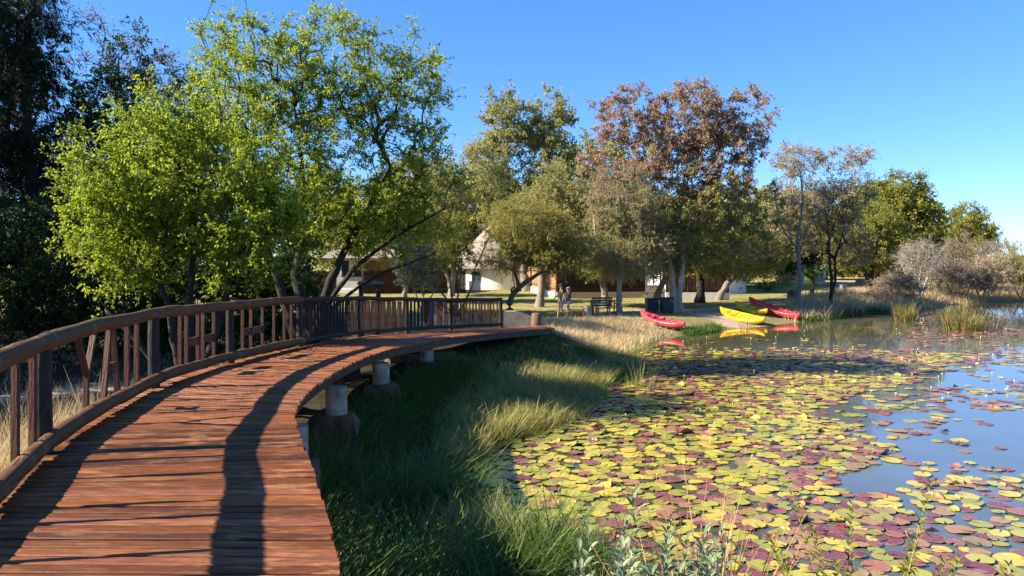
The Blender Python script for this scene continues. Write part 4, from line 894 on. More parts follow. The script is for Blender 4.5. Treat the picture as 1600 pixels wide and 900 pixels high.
leafy('silvery_plant', px(1030, 5.6), 5.6, .15, 12, 'sage', 'bark_grey', 'silvery narrow leaved plant at the bottom edge by the rushes', .27, .22, 40, 1.6, 301)
leafy('silvery_plant', px(955, 5.5), 5.5, .1, 8, 'sage', 'bark_grey', 'lower silvery plant at the bottom edge, left of the taller one', .25, .22, 34, 1.42, 302)
leafy('silvery_plant', px(1120, 5.5), 5.5, .1, 8, 'sage', 'bark_grey', 'silvery plant at the bottom edge among the rushes', .25, .22, 34, 1.48, 303)
leafy('foreground_bush', px(1355, 5.7), 5.7, 0, 13, 'yellow', 'bark_tan', 'open yellow green leafy shrub in the near right foreground', .14, .38, 70, 1.8, 304, lean=.55)
d = 12.0
# ---------------------------------------------------------------- lily pads
def pad_mesh(seed, r_=1.0):
    rg = np.random.default_rng(seed); n = 22; cut = .12 + rg.random() * .08
    a = np.linspace(cut, 2 * np.pi - cut, n); rr = 1 + .035 * np.sin(a * rg.integers(3, 7) + rg.random() * 6) + rg.normal(size=n) * .012; rr[0] *= .97; rr[-1] *= .97
    curl = np.zeros(n); k0 = rg.integers(0, n); cw = rg.uniform(1.5, 3.5); cs = rg.choice([0, 0, .10, .28, .55]) if seed % 3 == 0 else rg.choice([0, .04, .10])
    dd = np.minimum(abs(np.arange(n) - k0), n - abs(np.arange(n) - k0)); curl = cs * np.exp(-(dd / cw) ** 2)
    V = [(0, 0, .0)]
    for f in (.55, .85, 1.0):
        for i in range(n):
            q = f * rr[i] * (1 - curl[i] * .8 * max(0, f - .5) * 2); V.append((math.cos(a[i]) * q, math.sin(a[i]) * q, (curl[i] * max(0, f - .5) * 2) + .012 * math.sin(a[i] * 5 + seed) * f))
    T_ = [(0, 1 + i, 2 + i) for i in range(n - 1)]; Q_ = [(1 + k * n + i, 1 + (k + 1) * n + i, 2 + (k + 1) * n + i, 2 + k * n + i) for k in (0, 1) for i in range(n - 1)]
    # thickness: a second sheet just below
    V = np.array(V); nv = len(V); B = V.copy(); B[:, 2] -= .03; rim = [1 + 2 * n + i for i in range(n)]
    V2 = np.concatenate([V, B]); T2 = T_ + [(c_ + nv, b_ + nv, a_ + nv) for a_, b_, c_ in T_]; Q2 = Q_ + [(d_ + nv, c_ + nv, b_ + nv, a_ + nv) for a_, b_, c_, d_ in Q_] + [(rim[i], rim[i] + nv, rim[i + 1] + nv, rim[i + 1]) for i in range(n - 1)]
    u_ = V2[:, :2].copy()
    return V2, np.array(Q2), np.array(T2), u_
def pad_mat(name, stops, under=None):
    m, t, b = nodes(name, .32, .45); oi = t.nodes.new('ShaderNodeObjectInfo').outputs['Random']; isl = attr(t, 'rnd')
    ad = t.nodes.new('ShaderNodeMath'); ad.operation = 'ADD'; t.links.new(oi, ad.inputs[0]); t.links.new(isl, ad.inputs[1]); fr_ = t.nodes.new('ShaderNodeMath'); fr_.operation = 'FRACT'; t.links.new(ad.outputs[0], fr_.inputs[0])
    c = ramp(t, fr_.outputs[0], stops); g_ = geo(t)
    uv = t.nodes.new('ShaderNodeUVMap').outputs[0]; ln = t.nodes.new('ShaderNodeVectorMath'); ln.operation = 'LENGTH'; t.links.new(uv, ln.inputs[0])
    gr_ = t.nodes.new('ShaderNodeTexGradient'); gr_.gradient_type = 'RADIAL'; t.links.new(uv, gr_.inputs[0])
    wv = t.nodes.new('ShaderNodeMath'); wv.operation = 'PINGPONG'; wv.inputs[1].default_value = .04; t.links.new(gr_.outputs[1], wv.inputs[0])
    vein = ramp(t, wv.outputs[0], [(0, (1,) * 3), (.006, (0,) * 3)])
    c = mixc(t, mixc(t, 1., vein, (.35,) * 3, 'MULTIPLY'), c, (.42, .36, .12))
    c = mixc(t, ramp(t, noise(t, g_, 16, 4, .6), [(.58, (0,) * 3), (.74, (.8,) * 3)]), c, (.30, .14, .05))
    c = mixc(t, ramp(t, ln.outputs[1], [(.90, (0,) * 3), (1., (.5,) * 3)]), c, (.40, .28, .06))
    t.links.new(c, b.inputs[0]); bump(t, b, noise(t, g_, 30, 3), .15, .01); return m
M['pad_y'] = pad_mat('yellow_green_pad', [(0, (.20, .205, .032)), (.4, (.31, .295, .04)), (.8, (.43, .36, .05)), (1, (.46, .34, .05))])
M['pad_p'] = pad_mat('purple_pad', [(0, (.10, .025, .036)), (.4, (.17, .048, .055)), (.8, (.23, .085, .07)), (1, (.28, .10, .06))])
M['pad_o'] = pad_mat('bronze_pad', [(0, (.22, .15, .06)), (.5, (.28, .17, .07)), (1, (.28, .12, .07))])
BD = [(450, 1150), (520, 1140), (545, 1400), (560, 1500), (580, 1470), (600, 1440), (625, 1330), (650, 1290), (675, 1330), (700, 1385), (730, 1330), (760, 1270), (780, 1350), (810, 1420), (850, 1520), (900, 1620), (1000, 1700)]
rg = np.random.default_rng(77)
cand = np.stack([rg.uniform(-2, 34, 110000), 6.5 + 40 * rg.random(110000) ** 1.3], -1)
xp, yp = pxy(cand[:, 0], cand[:, 1]); s_ = -offshore(cand[:, 0], cand[:, 1]); bd = np.interp(yp, [a for a, b in BD], [b for a, b in BD])
edge = (bd - xp) / 60 + .9 * wob(cand[:, 0] * 1.3, cand[:, 1] * 1.1)
nsp = .5 + .5 * wob(cand[:, 0] * .9 + 3, cand[:, 1] * 1.4)
dens = np.where(edge > 0, 1, np.where(nsp > .45, .10, .012) * np.where((yp > 745) & (xp > 1340), 3.6, 1.) * np.where(yp < 640, 1.6, 1.))
dens = np.where((yp < 560) & (xp < 1420), dens * np.clip((yp - 540) / 40, .02, 1) * .7, dens); dens = np.where((yp < 545) & (xp < 1180), dens * .2, dens)
dens = np.where(yp < 512, dens * .15, dens)
keep = (s_ > .12) & (rg.random(len(cand)) < np.clip(dens, 0, 1)) & (xp < 1680) & (yp < 960)
cand = cand[keep]; grid = {}; pads = []
for (x, y) in cand:
    r_ = .085 + .10 * rg.random() ** 1.2 * (1.0 if y < 14 else .95); k = (int(x / .4), int(y / .4)); bad = False
    for i in (-1, 0, 1):
        for j in (-1, 0, 1):
            for (a, b_, c_) in grid.get((k[0] + i, k[1] + j), ()):
                if (a - x) ** 2 + (b_ - y) ** 2 < ((r_ + c_) * .62) ** 2: bad = True
    if not bad: grid.setdefault(k, []).append((x, y, r_)); pads.append((x, y, r_))
pads.sort(key=lambda q: q[1])
pads = np.array(pads)
xp, yp = pxy(pads[:, 0], pads[:, 1])
py_ = np.interp(yp, [500, 560, 620, 700, 960], [.28, .44, .56, .62, .62]); py_ = py_ + .3 * wob(pads[:, 0] * .8, pads[:, 1] * .7); py_ = np.where(xp > np.interp(yp, [a for a, b in BD], [b for a, b in BD]) + 40, py_ - .22 * (yp < 740), py_)
kr = rg.random(len(pads)); kind_ = np.where(kr < py_, 0, np.where(rg.random(len(pads)) < .66, 1, 2))
vars_ = []
for k in range(12): vars_.append(pad_mesh(k))
pm_ = {}
for ki, mt in enumerate(('pad_y', 'pad_p', 'pad_o')):
    for k in range(12):
        V_, Q_, T_, u_ = vars_[k]; V_ = V_.copy(); V_ = V_ * np.array([1, 1, 1.]) ; me = npmesh('lily_pad', V_, Q_, dict(rnd=np.zeros(len(V_))), smooth=False, uv=u_, tris=T_); me.materials.append(M[mt]); pm_[ki, k] = me
LBL = {0: 'yellow green lily pad floating in the near part of the pond', 1: 'dark purple lily pad floating in the near part of the pond', 2: 'bronze brown lily pad floating in the near part of the pond'}
GRP = {0: 'near yellow green lily pads', 1: 'near purple lily pads', 2: 'near bronze lily pads'}
vis = (xp > -20) & (xp < 1600) & (yp < 905); order = np.argsort(~vis, kind='stable'); n_ind = 0; BV = []; BQ = []; BT = []; BR = []; BU = []; BM = []; BMt = []; off = 0
for i in order:
    x, y, r_ = pads[i]; k = int(rg.integers(0, 12)); ki = int(kind_[i]); z = rg.uniform(.008, .03); a = rg.random() * 6.283; tx, ty = rg.normal(size=2) * .02
    if n_ind < 300 and vis[i]:
        o = bpy.data.objects.new('lily_pad', pm_[ki, k]); COL.objects.link(o); o.location = (x, y, z); o.rotation_euler = (tx, ty, a); o.scale = (r_, r_, r_); tag(o, LBL[ki], 'lily pad', GRP[ki]); n_ind += 1
    else:
        V_, Q_, T_, u_ = vars_[k]; c_, s2 = math.cos(a), math.sin(a); W_ = V_ * r_; W_ = np.stack([W_[:, 0] * c_ - W_[:, 1] * s2, W_[:, 0] * s2 + W_[:, 1] * c_, W_[:, 2] + W_[:, 0] * tx], -1) + np.array([x, y, z])
        BV.append(W_); BQ.append(Q_ + off); BT.append(T_ + off); BR.append(np.full(len(V_), rg.random())); BU.append(u_); BM.append(np.full(len(Q_), ki)); BMt.append(np.full(len(T_), ki)); off += len(V_)
me = npmesh('far_lily_pads', np.concatenate(BV), np.concatenate(BQ), dict(rnd=np.concatenate(BR)), uv=np.concatenate(BU), tris=np.concatenate(BT), mi=np.concatenate(BM + BMt))
tag(link('far_lily_pads', me, [M['pad_y'], M['pad_p'], M['pad_o']]), 'mass of yellow green, purple and bronze lily pads covering the farther pond', 'lily pads', kind='stuff')
print('pads', len(pads))
# water lily buds and flowers on short stems
M['petal'] = plain('cream_petal', (.75, .68, .45), .5, .3, .1, 5, 0)
M['bud'] = plain('green_bud', (.30, .32, .09), .5, .3, .1, 5, 0)
def flower_proto(open_):
    mb = MB(); mb.tube([(0, 0, -.05), (.004, 0, .04), (.01, 0, .075)], .005, 6)
    root = empty('water_lily', (0, 0, 0)); mb.build('stem', M['bud'], root, True)
    mb = MB()
    for ring, (n, el_, L) in enumerate(((5, .5 if open_ else 1.35, .055), (5, .9 if open_ else 1.45, .055))):
        for k in range(n):
            a = 2 * math.pi * (k + ring * .5) / n; d_ = Vector((math.cos(a) * math.cos(el_), math.sin(a) * math.cos(el_), math.sin(el_))); s_ = Vector((-math.sin(a), math.cos(a), 0)); c_ = Vector((.01, 0, .075))
            q = [c_, c_ + d_ * L * .5 + s_ * .014, c_ + d_ * L, c_ + d_ * L * .5 - s_ * .014, c_ + d_ * L * .5 + Vector((0, 0, .006)) - d_.cross(s_) * .004]
            mb.add(q, [(0, 1, 4), (1, 2, 4), (2, 3, 4), (3, 0, 4)])
    mb.build('petals', M['petal'], root); return root
fl = [flower_proto(False), flower_proto(True)]; used = [False, False]
def copy_thing(root):
    r_ = root.copy(); COL.objects.link(r_)
    for ch in root.children: c_ = ch.copy(); COL.objects.link(c_); c_.parent = r_
    return r_
spots = []
while len(spots) < 85:
    a, b_ = rg.uniform(860, 1600), rg.uniform(515, 760) if rg.random() < .08 else rg.uniform(512, 640); x, y = wat(a, b_)
    if offshore(np.array([x]), np.array([y]))[0] < -.8: spots.append((x, y))
for x, y in spots:
    k = int(rg.random() < (.3 if y > 18 else .0))
    o = fl[k] if not used[k] else copy_thing(fl[k]); used[k] = True
    sc_ = rg.uniform(.8, 1.2) * (1.0 if y < 20 else 1.25); o.location = (x, y, 0); o.scale = (sc_,) * 3; o.rotation_euler = (rg.normal() * .12, rg.normal() * .12, rg.random() * 6)
    tag(o, 'closed cream water lily bud standing above the lily pads' if k == 0 else 'open cream water lily flower standing above the lily pads', 'water lily', 'closed water lily buds' if k == 0 else 'open water lily flowers')

# ---------------------------------------------------------------- kayaks
def kayak_mat(name, c, pale):
    m, t, b = nodes(name, .35, .5); g_ = geo(t); n = noise(t, g_, 5, 5)
    tc = t.nodes.new('ShaderNodeTexCoord').outputs['Object']
    sc_ = noise(t, tc, 9, 5, .7, (.5, 4, 4)); base = mixc(t, ramp(t, n, [(.45, (0,) * 3), (.7, (.35,) * 3)]), c, pale); base = mixc(t, ramp(t, sc_, [(.62, (0,) * 3), (.72, (.6,) * 3)]), base, pale)
    t.links.new(base, b.inputs[0]); bump(t, b, n, .1, .02); return m
M['kred'] = kayak_mat('faded_red_plastic', (.55, .035, .05), (.75, .28, .27)); M['kred2'] = kayak_mat('bright_red_plastic', (.62, .025, .03), (.78, .22, .2)); M['kyel'] = kayak_mat('yellow_plastic', (.80, .42, .008), (.85, .58, .10))
M['blackp'] = plain('black_plastic', (.02, .02, .022), .5, .4, .2)
def kayak(label, bow, stern, mat, roll, Wd=.37, group=None, rock=.28):
    a, b_ = Vector(bow), Vector(stern); L = (a - b_).length; ax = (a - b_).normalized(); mid_ = (a + b_) / 2
    root = empty('kayak', mid_, label=label, cat='kayak', group=group)
    side_ = Vector((0, 0, 1)).cross(ax).normalized(); up_ = ax.cross(side_)
    Rm = Matrix((ax, side_, up_)).transposed() @ Matrix.Rotation(roll, 3, 'X'); root.rotation_mode = 'QUATERNION'; root.rotation_quaternion = Rm.to_quaternion()
    ns, nr = 49, 24; V = []
    for i in range(ns):
        u_ = -1 + 2 * i / (ns - 1); w__ = Wd * max(.03, (1 - abs(u_) ** 2.4)) ** .8; keel = rock * abs(u_) ** 3.2 - .16 * (1 - abs(u_) ** 4) ** .5 * .9; deck = .17 + (rock + .02) * abs(u_) ** 2.4
        deck = max(deck, keel + .05)
        for k in range(nr):
            th = 2 * math.pi * k / nr; cy, cz = math.cos(th), math.sin(th)
            if cz <= 0: z = .04 + keel * 0 + (deck * .35) + (deck * .35 - keel) * cz if False else (deck * .55) + (deck * .55 - keel) * cz * (1 if True else 0)
            else: z = deck * .55 + (deck - deck * .55) * cz ** .6
            yv = w__ * (abs(cy) ** .75) * (1 if cy > 0 else -1)
            # seat wells and foot wells sunk into the deck
            if cz > .15:
                for (c0, hl, dp) in ((-.34, .14, .16), (-.08, .13, .11), (.22, .14, .16), (.50, .10, .10)):
                    e_ = abs(u_ - c0) / hl; f_w = abs(yv) / (w__ * .68 + 1e-6)
                    if e_ < 1 and f_w < 1.0: z -= dp * min(1, (1 - e_) * 4) * min(1, (1 - f_w) * 4)
            V.append((u_ * L / 2, yv, z))
    Fc = [(i * nr + k, (i + 1) * nr + k, (i + 1) * nr + (k + 1) % nr, i * nr + (k + 1) % nr) for i in range(ns - 1) for k in range(nr)] + [tuple(range(nr)), tuple((ns - 1) * nr + k for k in range(nr))[::-1]]
    me = bpy.data.meshes.new('hull'); me.from_pydata(V, [], Fc); me.update(); me.shade_smooth(); link('hull', me, M[mat], root)
    for c0 in (-.44, .12):
        mb = MB(); pts = [(c0 * L / 2, y_, z_) for y_, z_ in ((-Wd * .6, .17), (-Wd * .45, .24), (0, .29), (Wd * .45, .24), (Wd * .6, .17))]
        mb.tube(pts, [.010, .016, .018, .016, .010], 8); mb.build('seat_back', M['blackp'], root, True)
    for sx in (-1, 1):
        mb = MB(); u_ = sx * .88; z_ = .18 + (rock + .02) * abs(u_) ** 2.4; mb.tube([(u_ * L / 2 - .06, 0, z_), (u_ * L / 2 - .03, 0, z_ + .045), (u_ * L / 2 + .03, 0, z_ + .045), (u_ * L / 2 + .06, 0, z_)], .012, 6); mb.build('carry_handle', M['blackp'], root, True)
    return root
def kp(x, y, d_): return P(x, y, d_)
kayak('faded pink red kayak lying alone on the grassy bank, leftmost', kp(1001, 494, 36.4), kp(1070, 513, 34.2), 'kred', -.12, .40, rock=.16)
kayak('front yellow kayak with its end touching the water', kp(1126, 489, 40.4), kp(1196, 506, 37.8), 'kyel', -.22, .50, rock=.19)
kayak('rear smaller looking yellow kayak, between the front yellow one and the long red one', kp(1150, 479, 43.6), kp(1200, 491.5, 41.2), 'kyel', -.22, .46, rock=.17)
kayak('long bright red kayak tilted down into the water, rightmost', kp(1170, 471, 43.4), kp(1249, 498.5, 40.4), 'kred2', -.15, .38, rock=.12)

# ---------------------------------------------------------------- huts, fences and things on the lawn
def rondavel(cx, cy, r_, hw, rr_, ht, label, wall='whitewall', wins=(), door=None, z0=None):
    z0 = gz1(cx, cy) if z0 is None else z0
    root = empty('thatched_hut', (cx, cy, z0), label=label, cat='hut'); mb = MB(); n = 40
    ring = lambda q, z: [(q * math.cos(2 * math.pi * k / n), q * math.sin(2 * math.pi * k / n), z) for k in range(n)]
    V = ring(r_, -.3) + ring(r_, hw + .3); Fc = [(k, (k + 1) % n, n + (k + 1) % n, n + k) for k in range(n)]; mb.add(V, Fc); mb.build('wall', M[wall], root, True)
    mb = MB(); prof = [(rr_ - .25, hw - .22), (rr_, hw - .18), (rr_ + .02, hw), (rr_ * .75, hw + ht * .26), (rr_ * .4, hw + ht * .62), (.28, hw + ht * .96), (.02, hw + ht)]
    V = []; [V.extend(ring(q * (1 + .004 * (i % 2)), z)) for i, (q, z) in enumerate(prof)]; Fc = [(i * n + k, i * n + (k + 1) % n, (i + 1) * n + (k + 1) % n, (i + 1) * n + k) for i in range(len(prof) - 1) for k in range(n)] + [tuple(range(n))[::-1]]
    mb.add(V, Fc); ro = mb.build('thatched_roof', M['thatch'], root, 50)
    mb = MB()
    for a in (2.2, 3.3, 4.3, 5.2, 6.1): mb.tube([(math.cos(a) * rr_ * 1.01, math.sin(a) * rr_ * 1.01, hw + .03), (math.cos(a) * .3, math.sin(a) * .3, hw + ht * .98)], .05, 6)
    mb.build('ridge_poles', M['bark_dark'], ro)
    for (a, z, w_, h_) in wins:
        mb = MB(); c_ = (math.cos(a) * (r_ + .01), math.sin(a) * (r_ + .01), z); mb.box(c_, (w_, .12, h_), a - math.pi / 2); wi = mb.build('window', M['dark'], root)
        mb = MB(); c2 = (math.cos(a) * (r_ + .075), math.sin(a) * (r_ + .075), z)
        for q in (-.25, .25): mb.box((c2[0] + math.cos(a - math.pi / 2) * q * w_, c2[1] + math.sin(a - math.pi / 2) * q * w_, z), (w_ * .38, .02, h_ * .8), a - math.pi / 2)
        mb.build('pane', M['glassy'], wi)
    return root
m, t, b = nodes('window_glass', .08, .6); b.inputs[0].default_value = (.03, .035, .04, 1); M['glassy'] = m
rondavel(px(778, 73), 73, 4.1, 2.15, 4.9, 4.7, 'large white walled hut with grey conical thatch behind the leaning thorn tree', wins=((4.2, 1.2, .9, .9),))
rondavel(px(1085, 66), 66, 4.4, 2.5, 5.2, 3.4, 'white hut behind the white based fence, hidden by the russet tree', wins=((4.45, 1.3, 1.2, 1.1), (5.0, 1.3, 1.0, 1.1)))
rondavel(px(1252, 86), 86, 2.6, 2.4, 3.1, 2.6, 'small distant pale hut behind the palm-like plants')
# left hut with bay
d = 62; z0 = gz1(px(545, d), d)
root = empty('lodge_hut', (px(546, d), d, z0), label='pale hut with a projecting gable wall and dark framed window at left', cat='hut')
mb = MB(); mb.box((0, 1.0, 1.65), (2.15, 2.0, 2.8)); mb.build('bay_wall', M['greywall'], root)
mb = MB(); mb.box((0, .95, .12), (2.25, 2.1, .5), bev=.02); mb.build('plinth', M['whitewall'], root)
mb = MB(); mb.box((2.0, 3.2, 1.6), (5.4, 3.6, 3.0)); mb.build('wall', M['tanwall'], root)
mb = MB(); wz = 2.1
for q in (-.68, -.2, .33, .85): mb.box((q + .1, -.03, wz), (.08, .08, 1.35))
mb.box((.19, -.035, wz - .66), (1.75, .12, .1)); mb.box((-.34, -.03, wz), (.4, .07, .06)); mb.box((.7, -.03, wz), (.45, .07, .06)); wi = mb.build('window', M['dark'], root)
mb = MB(); mb.box((-.34, .0, wz), (.42, .02, 1.25)); mb.box((.7, .0, wz), (.44, .02, 1.25)); mb.build('pane', M['glassy'], wi)
mb = MB(); V = [(-2.2, -.6, 2.95), (5.4, -.6, 2.95), (5.4, 5.8, 2.95), (-2.2, 5.8, 2.95), (-.2, 2.4, 5.2), (3.2, 2.4, 5.2), (-2.15, -.55, 2.75), (5.35, -.55, 2.75), (5.35, 5.75, 2.75), (-2.15, 5.75, 2.75)]
mb.add(V, [(0, 1, 5, 4), (1, 2, 5), (2, 3, 4, 5), (3, 0, 4), (0, 6, 7, 1), (1, 7, 8, 2), (2, 8, 9, 3), (3, 9, 6, 0), (9, 8, 7, 6)]); mb.build('thatched_roof', M['thatch'], root)

def fence(label, pts, h, mat, basem=None, bh=.45, name='reed_fence'):
    """reed screen along pts (x px, depth); a low plinth in front of its foot"""
    P2 = [(px(a, d_), d_) for a, d_ in pts]; z = gz1(*P2[0]); root = empty(name, (P2[0][0], P2[0][1], z), label=label, cat='fence'); mb = MB(); o_ = Vector((P2[0][0], P2[0][1], 0))
    ms = MB(); rgf = random.Random(int(P2[0][0] * 10))
    for (a, b_) in zip(P2[:-1], P2[1:]):
        A, B = Vector((*a, 0)) - o_, Vector((*b_, 0)) - o_; L = (B - A).length; n = int(L / .11); zb = bh if basem else 0
        for k in range(n):
            p = A.lerp(B, (k + .5) / n); hh = h + rgf.uniform(-.05, .09)
            mb.box((p.x, p.y + rgf.uniform(-.012, .012), (hh + zb) / 2), (.10, .05, hh - zb), math.atan2((B - A).y, (B - A).x), r=rgf.random())
        if basem: ms.box(((A.x + B.x) / 2, (A.y + B.y) / 2, bh / 2 - .1), (L, .3, bh + .2), math.atan2((B - A).y, (B - A).x))
    mb.build('screen', M[mat], root)
    if basem: ms.build('base_wall', M[basem], root)
    mr = MB()
    for (a, b_) in zip(P2[:-1], P2[1:]):
        A, B = Vector((*a, 0)) - o_, Vector((*b_, 0)) - o_; nn_ = Vector((B.y - A.y, A.x - B.x, 0)).normalized() * .05
        for zz in (bh + .25, h - .3): mr.bar(A + nn_ + Vector((0, 0, zz)), B + nn_ + Vector((0, 0, zz)), .04, .06)
    mr.build('cross_rail', M['bark_dark'], root); return root
fence('golden brown reed fence in sun, running back from its white base corner', [(820, 70), (869, 55)], 2.15, 'reed_light', 'whitewall')
fence('long dark reed fence on a tan base wall behind the walkers and the bench', [(870, 55), (1008, 56)], 2.1, 'reed_dark', 'tanwall')
fence('dark reed fence on a white base wall behind the forked tree', [(1040, 53), (1139, 53)], 2.5, 'reed_dark', 'greywall', .55)
fence('dark fence left of the pale hut', [(430, 61), (526, 61)], 1.9, 'reed_dark')
fence('dark fence between the pale hut and the white thatched hut', [(568, 61), (728, 63)], 1.9, 'reed_dark')
# entrance with steps and white frame
d = 56; x = px(1022, d); z = gz1(x, d); root = empty('entrance_steps', (x, d, z), label='grey stone steps in the gap between the two dark fences', cat='steps')
for k in range(4): mb = MB(); mb.box((0, k * .35, .11 + k * .11), (1.9, .36, .2 + k * .22 + .04)); mb.build('step', M['stone'], root)
d = 59; x = px(1021, d); z = gz1(x, d) + .8; root = empty('white_gateway', (x, d, z - .8), label='white timber gateway above the stone steps', cat='gateway')
mb = MB()
for q in (-.55, 0, .55): mb.box((q, 0, 1.6), (.1, .1, 1.7))
for q in (.8, 1.7, 2.4): mb.box((0, 0, q), (1.25, .09, .09))
mb.build('frame', M['whitewall'], root); mb = MB(); mb.box((.27, .02, 2.05), (.42, .03, .62)); mb.box((-.27, .02, 2.05), (.42, .03, .62)); mb.build('panel', M['whitewall'], root)
# utility box
d = 67; x = px(742, d); z = gz1(x, d); root = empty('utility_box', (x, d, z), .12, 'white utility box standing against the thatched hut wall', 'box')
mb = MB(); mb.box((0, 0, .42), (1.05, .55, .8), bev=.03); mb.build('cabinet', M['whitewall'], root)
mb = MB(); mb.box((0, 0, .845), (1.12, .62, .05), bev=.01); mb.box((0, 0, .03), (.9, .5, .06)); mb.build('lid', M['steel'], root)
# log frame behind railing
d = 27; x0, x1 = px(564, d), px(591, d); z = gz1(x0, d); root = empty('log_frame', (x0, d, z), label='two wooden posts under a rough hewn top log behind the railing', cat='wooden frame')
for xx in (0, x1 - x0):
    mb = MB(); mb.tube([(xx, 0, -.2), (xx + .01, 0, 1), (xx, 0, pz(446, d) - z)], [.10, .09, .085], 10); mb.build('post', M['post'], root, 50)
mb = MB(); zz = pz(443, d) - z; mb.tube([(-.12, 0, zz), (.1, 0, zz + .03), (.4, 0, zz + .01), (x1 - x0 + .18, 0, zz - .01)], [.06, .10, .09, .06], 9); mb.build('top_log', M['beam'], root, 50)
# bench
d = 39.2; x = px(941, d); z = gz1(x, d); root = empty('park_bench', (x, d, z), .10, 'dark slatted park bench with pale legs between the stump and the straight trunk', 'bench')
mb = MB(); [mb.box((0, .02 + k * .005, .56 + k * .125), (1.12, .035, .105), bev=.008) for k in range(4)]; mb.build('backrest', M['blackp'], root)
mb = MB(); [mb.box((0, -.1 - k * .12, .44), (1.12, .1, .035), bev=.008) for k in range(4)]; mb.build('seat', M['blackp'], root)
for q in (-.3, .3): mb = MB(); mb.bar((q, -.45, 0), (q, -.4, .43), .07, .06); mb.bar((q, .1, 0), (q, .0, .98), .07, .06); mb.build('leg', M['stone'], root)
for q in (-.6, .66): mb = MB(); mb.box((q, -.25, .66), (.07, .6, .05), bev=.008); mb.bar((q, -.5, 0), (q, -.5, .64), .06, .06); mb.bar((q, .06, 0), (q, .06, .85), .06, .06); mb.build('armrest', M['blackp'], root)
# stump
d = 38.8; x = px(918, d); z = gz1(x, d); mb = MB(); n = 20; rs = random.Random(3); V = []
for (zz, f) in ((-.1, 1.2), (.08, 1.08), (.3, 1.0), (.5, 1.0), (.56, .96)):
    for k in range(n): a = 2 * math.pi * k / n; q = .27 * f * (1 + .06 * math.sin(3 * a + 1) + .03 * math.sin(7 * a)) ; V.append((q * math.cos(a), q * math.sin(a), zz))
root = empty('tree_stump', (x, d, z), label='pale tree stump left of the bench', cat='stump'); mb.add(V, [(i * n + k, i * n + (k + 1) % n, (i + 1) * n + (k + 1) % n, (i + 1) * n + k) for i in range(4) for k in range(n)]); mb.build('bark', M['bark_tan'], root, 60)
mb = MB(); mb.add([(V[4 * n + k][0], V[4 * n + k][1], .561) for k in range(n)], [tuple(range(n))]); mb.build('cut_top', M['beam'], root)
d = 27.6; x = px(838, d); z = dz(d) - .02; z = gz1(x, d); root = empty('tree_stump', (x, d, z), label='small dark stump at the end of the boardwalk', cat='stump'); mb = MB(); hh_ = pz(489, d) - z; mb.tube([(0, 0, -.1), (0, 0, hh_ * .3), (.01, 0, hh_ - .04), (.01, 0, hh_)], [.22, .2, .19, .15], 14); mb.build('bark', M['bark_brown'], root, 60)
# ramp stone
d = 27.8; x0 = px(787, d); zt = pz(487, d); zb = gz1(x0, d) - .1; root = empty('stone_block', (x0, d, zb), label='sloping stone kerb block beside the end post of the railing', cat='stone block')
mb = MB(); w1 = px(834, d) - x0; h = zt - zb; V = [(0, 0, 0), (w1, 0, 0), (w1, 0, pz(500, d) - zb), (w1 * .38, 0, h), (0, 0, h)]; V = V + [(a + .1, .7, c) for a, _, c in V]
mb.add(V, [(0, 1, 2, 3, 4), (9, 8, 7, 6, 5), (0, 5, 6, 1), (1, 6, 7, 2), (2, 7, 8, 3), (3, 8, 9, 4), (4, 9, 5, 0)]); mb.build('block', M['stone'], root)
# bins
def bin_(xp, d_, w_, h_, label, mat='blackp', pale=None):
    x = px(xp, d_); root = empty('litter_bin', (x, d_, gz1(x, d_)), .1, label, 'litter bin'); mb = MB()
    mb.box((0, 0, h_ / 2 + .04), (w_, w_ * .9, h_ - .08), bev=.02); mb.build('body', M[mat], root)
    mb = MB(); mb.box((0, 0, h_ + .005), (w_ * 1.08, w_ * .97, .05), bev=.012); mb.build('lid', M[mat], root)
    mb = MB(); mb.box((w_ * .3, -w_ * .47, h_ * .82), (w_ * .25, .02, h_ * .1)); mb.build('plate', M['steel'], root)
    for sx in (-1, 1): mb = MB(); mb.box((sx * w_ * .38, 0, .0), (.05, w_ * .8, .1)); mb.build('foot', M[mat], root)
bin_(1018, 41.5, .62, .78, 'black square litter bin left of the forked trunk'); bin_(1042, 40.9, .62, .84, 'black square litter bin right behind the forked trunk')
bin_(1318, 58, .42, .85, 'grey litter bin by the path beyond the twin stemmed tree', 'steel')
d = 58; x = px(1306, d); root = empty('wooden_stool', (x, d, gz1(x, d)), label='small dark wooden post seat beside the grey litter bin', cat='seat'); mb = MB(); mb.box((-.2, 0, .5), (.6, .3, .06)); mb.build('seat', M['post'], root)
for q in (-.42, 0): mb = MB(); mb.box((q, 0, .3), (.08, .25, .8 if q == 0 else .6)); mb.build('leg', M['post'], root)
